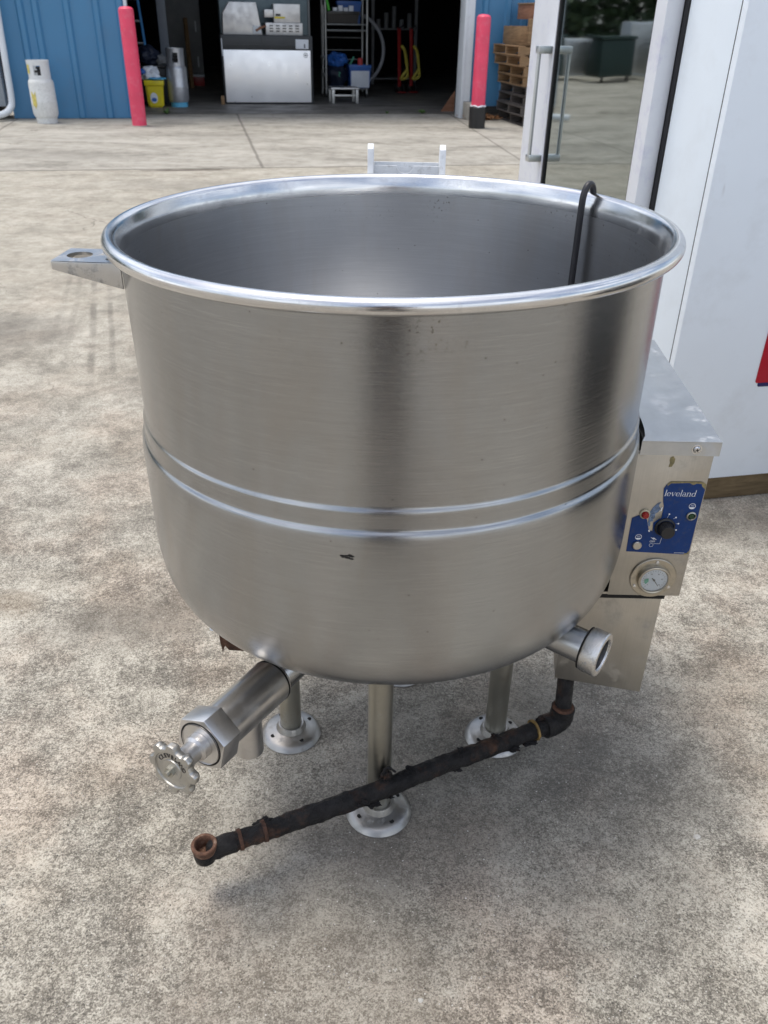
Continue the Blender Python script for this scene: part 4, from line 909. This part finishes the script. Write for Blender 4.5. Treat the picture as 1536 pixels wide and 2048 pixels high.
b = B(); front(b, [(.4489, .6636), (.4978, .6640), (.5050, .6600), (.5052, .6500), (.4990, .6560), (.4975, .6600), (.4900, .6605), (.4850, .6580), (.4780, .6615), (.4600, .6605), (.4500, .6600), (.4450, .6550), (.4440, .6585)], .0009, .0002); front(b, [(.4963, .5268), (.5036, .5283), (.5030, .5350), (.5005, .5300), (.4960, .5290)], .0009, .0002); obj('glue_edge', b, M['glue'], cb, smooth=False)
b = B(); front(b, [(.4400, .7050), (.4440, .7075), (.4480, .7030), (.4478, .6960), (.4450, .6890), (.4400, .6885), (.4410, .6960), (.4395, .7000)], .0003, .0002); obj('glue_spot', b, M['glue'], cb, smooth=False)
# serif italic word, drawn with strokes (unit = x-height)
def glyph(ch):
    S = []
    def st(pts, ws): S.append((pts, ws))
    def arcp(cx, cy, rx, ry, a0, a1, n, w0, w1):
        P, Wd = [], []
        for k in range(n+1):
            a = R(a0+(a1-a0)*k/n); P.append((cx+rx*math.cos(a), cy+ry*math.sin(a))); Wd.append(w0+(w1-w0)*abs(math.cos(a)))
        st(P, Wd)
    if ch == 'l': st([(.14, 0), (.14, 1.62)], [.17, .17]); st([(-.02, 0), (.30, 0)], [.06, .06]); st([(-.02, 1.6), (.17, 1.64)], [.06, .06]); return S, .36
    if ch == 'e': arcp(.42, .49, .34, .46, 2, 318, 26, .05, .19); st([(.10, .54), (.76, .54)], [.06, .06]); return S, .88
    if ch == 'v': st([(.10, 1.0), (.40, .0)], [.17, .17]); st([(.40, .0), (.70, 1.0)], [.07, .07]); st([(-.04, 1), (.28, 1)], [.06, .06]); st([(.55, 1), (.84, 1)], [.06, .06]); return S, .86
    if ch == 'a': arcp(.36, .27, .27, .27, 70, 330, 16, .05, .16); st([(.10, .80), (.20, .95), (.40, .99), (.56, .88), (.60, .70), (.60, .12), (.66, .02), (.80, .04)], [.12, .08, .06, .12, .17, .17, .1, .05]); st([(.60, .58), (.42, .53)], [.06, .06]); return S, .84
    if ch == 'n': st([(.17, 0), (.17, .98)], [.17, .17]); st([(-.0, .96), (.2, .98)], [.06, .06]); st([(.0, 0), (.34, 0)], [.06, .06]); st([(.18, .74), (.34, .93), (.54, .98), (.68, .86), (.70, .68), (.70, 0)], [.05, .07, .10, .16, .17, .17]); st([(.54, 0), (.88, 0)], [.06, .06]); return S, .95
    if ch == 'd': arcp(.40, .47, .31, .46, 40, 330, 22, .06, .18); st([(.68, .02), (.68, 1.62)], [.17, .17]); st([(.52, 1.6), (.7, 1.64)], [.06, .06]); st([(.66, .03), (.86, .03)], [.06, .06]); return S, .93
b = B(); x = 0; uh = .0068; glyphs = 'leveland'; tot = sum(glyph(c)[1] for c in glyphs); sx = .0498/(tot*uh)
for c in glyphs:
    S, wd = glyph(c)
    for pts, ws in S:
        P2 = [(.4428+((x+px)*sx+py*.12)*uh, .6376+py*uh) for px, py in pts]
        ribbon(b, P2, [q*uh*.82 for q in ws], Matrix.Translation((0, FY-.0016, 0)) @ Matrix.Rotation(R(90), 4, 'X'))
    x += wd
obj('brand_lettering', b, M['white_ink'], pn_, smooth=False)
# tick dots, icons, OFF
b = B()
def disc(cx, cz, r, d=.0014, n=16): front(b, [(cx+r*math.cos(2*math.pi*k/n), cz+r*math.sin(2*math.pi*k/n)) for k in range(n)], d, .0002)
def ring(cx, cz, r, w, d=.0014): 
    ribbon(b, [(cx+r*math.cos(2*math.pi*k/24), cz+r*math.sin(2*math.pi*k/24)) for k in range(25)], [w]*25, Matrix.Translation((0, FY-d, 0)) @ Matrix.Rotation(R(90), 4, 'X'))
def ln(p, q, w, d=.0014): ribbon(b, [p, q], [w, w], Matrix.Translation((0, FY-d, 0)) @ Matrix.Rotation(R(90), 4, 'X'))
for x_, z_ in ((.4575, .6043), (.4693, .5983), (.4755, .5868), (.4740, .5747)): disc(x_, z_, .0013)
ln((.4570, .6025), (.4552, .5965), .0004); ln((.4685, .5975), (.4655, .5955), .0004); ln((.4745, .5866), (.4715, .5866), .0004); ln((.473, .5752), (.470, .5765), .0004)
for cx, cz in ((.4911, .6196), (.4158, .5598)):
    ring(cx, cz, .0050, .0007); front(b, [(cx-.0042, cz-.0018), (cx+.0042, cz-.0018), (cx+.003, cz-.0042), (cx-.003, cz-.0042)], .0014, .0002)
    for k in (-1, 0, 1): ln((cx+k*.002, cz-.0005), (cx+k*.002+.0004, cz+.0028), .0005)
ring(.4391, .5446, .0032, .0005); ln((.4423, .5475), (.4525, .5475), .0005); ln((.4525, .5475), (.4535, .5590), .0005)
front(b, [(.4355, .5600), (.4405, .5580), (.4400, .5600), (.4465, .5550), (.4410, .5568), (.4416, .5548)], .0014, .0002)
front(b, [(.4290, .5730), (.4305, .5700), (.4325, .5706), (.4312, .5745)], .0014, .0002); front(b, [(.4400, .6085), (.4440, .6100), (.4448, .6175), (.4425, .6150), (.4430, .6115)], .0009, .0002)
for k in range(9): ln((.4795+k*.0019, .5305), (.4808+k*.0019, .5305), .0009)
_merge(b, text_bm('OFF', .0052, Matrix.Translation((.4352, FY-.0014, .5500)) @ Matrix.Rotation(R(90), 4, 'X')))
obj('printed_symbols', b, M['white_ink'], pn_, smooth=False)
def knobp(x_, z_): return frame_to((x_, FY-.0005, z_), (x_, FY-1, z_))
# dial knob
b = B(); lathe(b, [(.0165, 0), (.0165, .003), (.0150, .0045), (.0140, .005)], knobp(.4545, .5800), 40)
tb = bmesh.new(); lv = []
for z, s in ((.004, 1), (.019, .93), (.021, .86)): lv.append([tb.verts.new(((.0118+.0007*(k % 2))*s*math.cos(2*math.pi*k/48), (.0118+.0007*(k % 2))*s*math.sin(2*math.pi*k/48), z)) for k in range(48)])
for a_r, b_r in zip(lv, lv[1:]):
    for k in range(48): tb.faces.new((a_r[k], a_r[(k+1) % 48], b_r[(k+1) % 48], b_r[k]))
tb.faces.new(lv[-1]); _merge(b, tb, knobp(.4545, .5800)); obj('control_knob', b, M['black'], cb)
b = B(); lathe(b, [(.0080, 0), (.0082, .003), (.0066, .004), (.0058, .003)], knobp(.4181, .6039), 28); rl = obj('indicator_light', b, M['cream'], K)
b = B(); lathe(b, [(.0056, .003), (.0056, .0065), (.0046, .009), (0, .010)], knobp(.4181, .6039), 24); obj('red_lens', b, M['red_lens'], rl)
b = B(); lathe(b, [(.0076, 0), (.0078, .003), (.0060, .0042), (.0052, .003)], knobp(.4929, .6020), 28); gl_ = obj('indicator_light', b, M['leg'], K)
b = B(); lathe(b, [(.0050, .002), (.0040, .004), (0, .0046)], knobp(.4929, .6020), 24); obj('green_lens', b, M['green_lens'], gl_)
b = B(); lathe(b, [(.0076, 0), (.0076, .003), (.0066, .0042), (0, .0044)], knobp(.4160, .5440), 28); obj('plug_button', b, M['box'], cb)
# gauge
GM = knobp(.4540, .4795); b = B(); lathe(b, [(.0385, 0), (.0385, .0022), (.0375, .003), (.0270, .003)], GM, 64); gf = obj('pressure_gauge', b, M['bezel'], K)
b = B(); lathe(b, [(.0275, .003), (.0275, .008), (.0265, .0105), (.0245, .0112), (.0228, .0105), (.0222, .0085)], GM, 64); obj('gauge_bezel', b, M['bezel'], gf)
b = B(); lathe(b, [(.0225, .0072), (0, .0072)], GM, 48); dl = obj('gauge_dial', b, M['dial'], gf)
b = B(); n0 = (0, -1)
def gp(x_, y_, z=.0076): return GM @ Vector((x_, y_, z))
Gx = (GM.to_3x3().inverted() @ Vector((1, 0, 0))); Gz = (GM.to_3x3().inverted() @ Vector((0, 0, 1)))
def g2(x_, z_): v = Gx*x_+Gz*z_; return (v.x, v.y)
ribbon(b, [g2(-.004, .004), g2(.0, .0), g2(.0085, -.0125)], [.0022, .0016, .0005], GM, .0082); lathe(b, [(0, .0084), (.0020, .0084)], GM, 14)
for k in range(21):
    a = R(225-270*k/20); ribbon(b, [g2(.0165*math.cos(a), .0165*math.sin(a)), g2(.019*math.cos(a), .019*math.sin(a))], [.0004, .0004], GM, .0078)
for k, s_t in enumerate(('0', '10', '20', '30', '40', '50')):
    a = R(225-54*k); _merge(b, text_bm(s_t, .0036, Matrix.Translation((.4540+.0132*math.cos(a), FY-.0084, .4795-.0012+.0132*math.sin(a))) @ Matrix.Rotation(R(90), 4, 'X'), 0, 0, 'CENTER'))
obj('needle_and_scale', b, M['needle'], gf, smooth=False)
b = B(); tb = bmesh.new(); vs = [tb.verts.new((*g2(-.0165, .001), .0079)), tb.verts.new((*g2(-.0095, .0035), .0079)), tb.verts.new((*g2(-.0085, -.003), .0079)), tb.verts.new((*g2(-.0125, -.0085), .0079)), tb.verts.new((*g2(-.0155, -.005), .0079))]; tb.faces.new(vs); _merge(b, tb, GM); obj('green_zone', b, M['dial_green'], gf, smooth=False)
b = B(); lathe(b, [(.0224, .0098), (0, .0100)], GM, 48); obj('gauge_glass', b, M['gauge_glass'], gf)
for x_, z_ in ((.4552, .5120), (.4250, .4640), (.4825, .4625)):
    b = B(); lathe(b, [(.0030, .003), (.0028, .0042), (0, .0052)], knobp(x_, z_), 16); obj('screw', b, M['rim'], gf)
# dark gap and lower housing
b = B(); box(b, (.365, FY+.012, .426), (.487, 1.50, .441), None); obj('dark_gap', b, M['dark'], K)
b = B(); prism(b, [(.333, 1.203), (.487, 1.168), (.520, 1.46), (.372, 1.50)], .200, .4255, None, .0015); obj('lower_housing', b, M['box'], K)
b = B(); front(b, [(.372, .4395), (.392, .4395), (.392, .4355), (.374, .4350)], -.012, .001); obj('peeling_tab', b, M['box'], K)

# drain pipe, tarred
PZ = .104; pr = .0168
pth = smooth_path([(.351, 1.185, PZ), (.318, 1.170, PZ), (.2, 1.110, PZ), (.1, 1.060, PZ+.001), (.005, 1.008, PZ+.002), (-.1, .960, PZ), (-.19, .917, PZ), (-.255, .888, PZ)], 22)
b = B(); tube(b, pth, lambda f: pr*(1.0 if .12 < f < .80 else .93), 48, .13); dp = obj('drain_pipe', b, M['pipe'], K, angle=80)
b = B(); tube(b, smooth_path([(.318, 1.170, PZ), (.338, 1.180, PZ-.0), (.352, 1.186, PZ+.006), (.3545, 1.188, PZ+.022), (.3545, 1.188, PZ+.036)], 8), .0225, 32, .06); obj('elbow', b, M['pipe'], dp, angle=80)
b = B(); cyl(b, (.3545, 1.188, PZ+.0361), (.3545, 1.188, PZ+.040), .0215, .018, 28); obj('rust_collar', b, M['rust2'], dp)
b = B(); tube(b, [(.3545, 1.189, PZ+.035), (.3595, 1.224, .206)], .0160, 28, .03); obj('riser', b, M['pipe'], dp, angle=80)
b = B(); tube(b, smooth_path([(.300, 1.1615, PZ), (.296, 1.1595, PZ)], 3), .0205, 32, .1); obj('brass_band', b, M['brass'], dp)
for x_, y_, r_ in ((-.190, .917, .0183), (-.228, .900, .0180)):
    d_ = Vector((.065, .029, 0)).normalized(); p_ = Vector((x_, y_, PZ)); b = B(); tube(b, [p_-d_*.003, p_+d_*.003], r_, 32, .16); obj('coupling_ridge', b, M['rust2'], dp)
e = Vector((-.282, .8775, PZ)); b = B(); tube(b, smooth_path([(-.235, .8965, PZ), (-.262, .8855, PZ-.001), (e.x+.014, e.y+.0065, PZ-.007)], 6), .0170, 32, .10); lathe(b, [(0, -.022), (.012, -.0215), (.0175, -.017), (.0190, -.006), (.0188, .002)], Matrix.Translation(e), 40); obj('end_elbow', b, M['pipe'], dp, angle=80)
b = B(); lathe(b, [(.0188, .0022), (.0208, .010), (.0212, .0160), (.0200, .0178), (.0160, .0175), (.0142, .014), (.0135, -.006), (0, -.008)], Matrix.Translation(e), 44); obj('open_mouth', b, M['rust'], dp)
b = B(); tube(b, smooth_path([(.012, 1.018, PZ+.014), (.010, 1.020, PZ+.032), (.018, 1.018, PZ+.046), (.030, 1.014, PZ+.040)], 5), lambda f: .0062*(1-f*.75), 8, .9); blob(b, (.013, 1.018, PZ+.028), (.008, .006, .012), 4, .6); obj('tar_wisp', b, M['pipe'], dp)
for k in range(26):
    f = random.uniform(.10, .97); p_ = pth[int(f*(len(pth)-1))]; a = random.uniform(3.3, 6.1) if k % 3 else random.uniform(0, 3.1); n1 = Vector((-.42, .9, 0))*math.cos(a)*pr+Vector((0, 0, 1))*math.sin(a)*pr
    b = B(); w_ = random.uniform(.003, .008); blob(b, p_+n1*1.0, (w_*1.6, w_, random.uniform(.002, .006)), k, .9); obj('tar_lump', b, M['pipe'], dp)

# cable hooked over the rim
b = B(); pc = [(.3490, 1.470, .52), (.3475, 1.470, .70), (.3455, 1.470, .86), (.3430, 1.470, .95), (.3420, 1.471, 1.005), (.3425, 1.4735, 1.030), (.3455, 1.478, 1.0405), (.3495, 1.484, 1.0375), (.3525, 1.489, 1.024), (.3545, 1.494, .99)]
def cabr(p): return p
b = B(); tube(b, smooth_path([(.316, 1.440, .60), (.317, 1.442, .80), (.3175, 1.444, .95), (.3180, 1.4455, 1.012), (.3195, 1.4475, 1.034), (.3250, 1.4530, 1.0475), (.3330, 1.4610, 1.0480), (.3390, 1.4670, 1.036), (.3420, 1.4700, 1.012), (.3430, 1.4710, .98)], 8), .0056, 14)
o = obj('power_cable', b, M['cable'], org=(.30, 1.45, .60)); tag(o, 'black cable hooked over the kettle rim and hanging inside', 'cable')

# ---------------------------------------------------------------- loose grit on the slab near the camera
b = B()
GR = [M['grit'], paint('grey chippings', (.22, .22, .21), .8, sc_=60), paint('dark chippings', (.05, .048, .045), .7, sc_=60)]
for k in range(6500):
    y = random.uniform(.45, 2.6); x = random.uniform(-.75, .75)*(y*.9+.25); s = random.choice((.0005, .0006, .0007, .0009, .0012)); mi_ = random.choice((0, 0, 0, 1, 1, 2)); 
    tb = bmesh.new(); bmesh.ops.create_icosphere(tb, subdivisions=1, radius=s)
    for v in tb.verts: v.co = Vector((v.co.x*random.uniform(.8, 1.6), v.co.y*random.uniform(.8, 1.4), v.co.z*.7))
    for v in tb.verts: v.co += Vector((x, y, s*.45))
    for f in tb.faces: b.faces.new([b.verts.new(v.co) for v in f.verts]).material_index = mi_
    tb.free()
tag(obj('grit', b, GR, smooth=False), 'pale loose grit scattered over the concrete', 'grit', kind='stuff')
for x, y, s, nm, lab, m_ in ((-.25, .655, .0045, 'paper_scrap', 'white paper flake on the slab below the kettle, left', 'white_pl'), (.07, .70, .0035, 'white_pebble', 'white pebble on the slab in front of the front leg', 'grit'), (.585, 1.005, .0058, 'pebble', 'round grey pebble on the slab right of the kettle', 'grit')):
    b = B(); blob(b, (x, y, s*.35), (s, s*.8, s*.5), x*10, .6); o = obj(nm, b, M[m_], org=(x, y, 0)); tag(o, lab, 'debris')

# ---------------------------------------------------------------- the yard to the left (seen in the glass and the steel)
def tree(p, h, r, seed, lab):
    rnd = random.Random(seed); t = thing('tree', p, lab, 'tree', 'trees beyond the yard'); b = B()
    tube(b, [p, p+Vector((.1, .1, h*.4)), p+Vector((0, .2, h*.8))], lambda f: .28*(1-.8*f), 10, .1)
    for k in range(6):
        a = rnd.uniform(0, 6.28); z = h*rnd.uniform(.3, .6); tube(b, [p+Vector((0, 0, z)), p+Vector((math.cos(a)*r*.6, math.sin(a)*r*.6, z+h*.22))], lambda f: .10*(1-.8*f), 6)
    obj('trunk', b, M['bark'], t); vs, fs = [], []
    cl = [(p+Vector((rnd.gauss(0, r*.45), rnd.gauss(0, r*.45), h*.62+rnd.gauss(0, h*.16))), rnd.uniform(.5, 1.1)*r*.42) for _ in range(26)]
    for c, cr2 in cl:
        for _ in range(150):
            d = Vector((rnd.gauss(0, 1), rnd.gauss(0, 1), rnd.gauss(0, 1))).normalized()*cr2*rnd.uniform(.6, 1.05); q = c+d; s = rnd.uniform(.08, .18)
            u1 = Vector((rnd.gauss(0, 1), rnd.gauss(0, 1), rnd.gauss(0, 1))).normalized(); v1 = u1.cross(d).normalized(); i = len(vs)
            vs += [q-u1*s, q+v1*s*.5, q+u1*s, q-v1*s*.5]; fs.append((i, i+1, i+2, i+3))
    me = bpy.data.meshes.new('crown'); me.from_pydata([v-p for v in vs], [], fs); me.materials.append(M['crown']); o = bpy.data.objects.new('crown', me); col.objects.link(o); o.parent = t
for i, (x, y, h, r) in enumerate(((-16, 27, 7.5, 3.6), (-20.5, 24, 8.5, 4.0), (-24.5, 21, 7.5, 3.8), (-12.5, 30.5, 8, 3.8), (-25, 15, 8, 4))):
    tree(Vector((x, y, 0)), h, r, 40+i, ['leafy tree right of the far row, reflected in the glass', 'tallest leafy tree of the far row', 'leafy tree left in the far row', 'leafy tree behind the blue building corner', 'leafy tree at the far left of the yard'][i])
def bin_(u, v, s, lab):
    t = thing('wheeled_bin', bf(u, v), lab, 'bin', 'dark bins across the yard'); b = B(); box(b, (u, v, .12), (u+s, v+s*.8, .92), MB, .05); obj('bin_body', b, M['binm'], t); b = B(); box(b, (u-.04, v-.06, .92), (u+s+.04, v+s*.8+.04, .99), MB, .03); obj('bin_lid', b, M['binm'], t)
    for du in (.1, s-.2): b = B(); cyl(b, bf(u+du, v+.1, .06), bf(u+du+.06, v+.1, .06), .06, seg=16); obj('wheel', b, M['black'], t)
bin_(-5.6, 8.4, .9, 'dark green bin nearest the blue building'); bin_(-7.2, 8.0, .95, 'dark green bin in the middle of the yard edge'); bin_(-8.9, 7.6, .9, 'dark green bin furthest from the building')
def hedge(p0, p1, h, d, n):
    rnd = random.Random(5); vs, fs = [], []; P0, P1 = Vector(p0), Vector(p1)
    for _ in range(n):
        f = rnd.random(); top = h*(.8+.25*mnoise.noise(Vector((f*9, 0, 0)))); q = P0.lerp(P1, f)+Vector((rnd.gauss(0, d*.3), rnd.gauss(0, d*.3), rnd.uniform(.05, top))); s = rnd.uniform(.08, .2)
        u1 = Vector((rnd.gauss(0, 1), rnd.gauss(0, 1), rnd.gauss(0, 1))).normalized(); v1 = u1.cross(Vector((rnd.gauss(0, 1), rnd.gauss(0, 1), rnd.gauss(0, 1)))).normalized(); i = len(vs)
        vs += [q-u1*s, q+v1*s*.6, q+u1*s, q-v1*s*.6]; fs.append((i, i+1, i+2, i+3))
    me = bpy.data.meshes.new('hedge'); me.from_pydata(vs, [], fs); me.materials.append(M['crown']); o = bpy.data.objects.new('hedge', me); col.objects.link(o); tag(o, 'dense dark hedge along the far edge of the yard', 'hedge'); return o
hedge((-8, 29, 0), (-27, 13, 0), 4.2, 2.2, 26000)
for u, v, w_, h_, lb_ in ((-4.45, 9.4, .7, 1.5, 'pale upright cold cabinet in the row nearest the blue building'), (-6.45, 9.0, .9, .9, 'low pale chest between the dark bins'), (-8.1, 8.9, .7, 1.3, 'pale cabinet between the far dark bins'), (-10.6, 6.4, 1.6, .85, 'long pale steel counter at the far end of the row')):
    t = thing('stored_cabinet', bf(u, v), lb_, 'cabinet', 'used catering cabinets across the yard'); b = B(); box(b, (u, v, .1), (u+w_, v+.7, h_), MB, .02); obj('carcass', b, M['white_trim'], t)
    b = B(); box(b, (u+.04, v-.03, .16), (u+w_-.04, v-.002, h_-.05), MB, .01); obj('door', b, M['ice_steel'], t)
t = thing('parked_van', bf(-10.5, 6), 'pale van parked at the far side of the yard', 'van')
b = B(); bprism(b, [(-12.6, .35), (-9.0, .35), (-8.9, .9), (-9.4, 1.15), (-9.9, 1.85), (-12.6, 1.9)], 5.2, 7.0, .06); obj('body', b, M['white_trim'], t)
b = B(); bprism(b, [(-9.55, 1.18), (-9.95, 1.75), (-10.6, 1.75), (-10.6, 1.18)], 5.18, 5.199); obj('window', b, M['black'], t)
for u in (-12.0, -9.8): b = B(); cyl(b, bf(u, 5.15, .33), bf(u, 5.4, .33), .33, seg=28, bev=.03); obj('wheel', b, M['black'], t)

t = thing('added_oven_range', (2.2, 1.3, 0), 'charcoal oven range added out of view to darken the kettle reflection', 'oven')  # unseen addition, gives the right of the kettle steel a dark reflected band
b = B(); box(b, (1.80, .70, .12), (2.6, 1.60, .92), None, .015); obj('body', b, M['dkgrey'], t)
b = B(); box(b, (1.765, .77, .2), (1.799, 1.53, .72), None, .008); dd = obj('oven_door', b, M['black'], t)
b = B(); cyl(b, (1.73, .83, .68), (1.73, 1.47, .68), .012, seg=16); box(b, (1.72, .85, .67), (1.764, .87, .69), None); box(b, (1.72, 1.43, .67), (1.764, 1.45, .69), None); obj('handle', b, M['handle'], dd)
for k in range(4): b = B(); cyl(b, (1.799, .85+.2*k, .82), (1.77, .85+.2*k, .82), .022, .02, 20, .003); obj('knob', b, M['black'], t)
for x in (1.85, 2.53):
    for y in (.77, 1.52): b = B(); cyl(b, (x, y, 0), (x, y, .119), .02, seg=16); obj('leg', b, M['leg'], t)
# ---------------------------------------------------------------- the photographer behind the lens (mirrored in the steel)
pp = Vector((-.03, -.40, 0)); t = thing('person', pp, 'person in dark trousers and charcoal shirt holding a phone up', 'person')
def skin_chain(name, verts, edges, rads, mat, parent, root=0):
    me = bpy.data.meshes.new(name); me.from_pydata([Vector(v) for v in verts], edges, []); me.materials.append(mat)
    o = bpy.data.objects.new(name, me); col.objects.link(o); o.parent = parent
    md = o.modifiers.new('skin', 'SKIN'); md.use_smooth_shade = True
    for i, r in enumerate(rads): me.skin_vertices[0].data[i].radius = (r, r) if isinstance(r, (int, float)) else r; me.skin_vertices[0].data[i].use_root = (i == root)
    sb = o.modifiers.new('sub', 'SUBSURF'); sb.levels = 2; sb.render_levels = 2; return o
V_ = [(0, 0, .93), (0, 0, 1.05), (0, .01, 1.22), (0, 0, 1.38), (0, 0, 1.47), (0, .02, 1.54), (0, .035, 1.60), (0, .03, 1.68),
      (.17, .01, 1.39), (.24, .10, 1.16), (.09, .30, 1.25), (-.17, .01, 1.39), (-.24, .10, 1.16), (-.05, .30, 1.25),
      (.10, 0, .88), (.11, .02, .50), (.12, -.02, .09), (.13, .12, .04), (-.10, 0, .88), (-.11, .02, .50), (-.12, -.02, .09), (-.13, .12, .04)]
E_ = [(0, 1), (1, 2), (2, 3), (3, 4), (4, 5), (5, 6), (6, 7), (3, 8), (8, 9), (9, 10), (3, 11), (11, 12), (12, 13), (0, 14), (14, 15), (15, 16), (16, 17), (0, 18), (18, 19), (19, 20), (20, 21)]
Rd = [(.15, .11), (.14, .10), (.16, .11), (.13, .10), .06, .07, .09, .075, .065, .048, .032, .065, .048, .032, .10, .065, .045, .04, .10, .065, .045, .04]
body = skin_chain('body', V_, E_, Rd, M['skin'], t)
skin_chain('trousers', [(0, 0, .98), (0, 0, .92), (.10, 0, .87), (.11, .02, .50), (.12, -.02, .13), (-.10, 0, .87), (-.11, .02, .50), (-.12, -.02, .13)], [(0, 1), (1, 2), (2, 3), (3, 4), (1, 5), (5, 6), (6, 7)], [(.17, .13), (.165, .13), .115, .082, .07, .115, .082, .07], M['trousers'], t)
skin_chain('shirt', [(0, 0, .95), (0, .01, 1.20), (0, 0, 1.39), (0, 0, 1.44), (.175, .01, 1.39), (.23, .075, 1.22), (-.175, .01, 1.39), (-.23, .075, 1.22)], [(0, 1), (1, 2), (2, 3), (2, 4), (4, 5), (2, 6), (6, 7)], [(.175, .135), (.18, .13), (.15, .12), .075, .085, .072, .085, .072], M['shirt'], t)
for sx_ in (1, -1): skin_chain('shoe', [(.12*sx_, -.06, .05), (.125*sx_, .05, .05), (.13*sx_, .17, .04)], [(0, 1), (1, 2)], [(.05, .05), (.052, .05), (.042, .035)], M['shoe'], t)
b = B(); blob(b, pp+Vector((0, .015, 1.665)), (.092, .11, .10), 3, .12); obj('hair', b, M['shoe'], t)
for sx_, hx_ in ((1, .09), (-1, -.05)):
    for k in range(4): skin_chain('finger', [(hx_, .31, 1.245+.018*k), (hx_-.012*sx_, .335, 1.247+.018*k), (hx_-.03*sx_, .338, 1.248+.018*k)], [(0, 1), (1, 2)], [.009, .008, .007], M['skin'], body)
    skin_chain('thumb', [(hx_, .30, 1.24), (hx_-.012*sx_, .305, 1.262), (hx_-.02*sx_, .31, 1.285)], [(0, 1), (1, 2)], [.011, .0095, .008], M['skin'], body)
t5 = thing('phone', (-.01, -.062, 1.19), 'black phone held upright in both hands', 'phone'); b = B(); box(b, (-.050, -.066, 1.215), (.026, -.058, 1.300), None, .003); obj('phone_body', b, M['black'], t5)
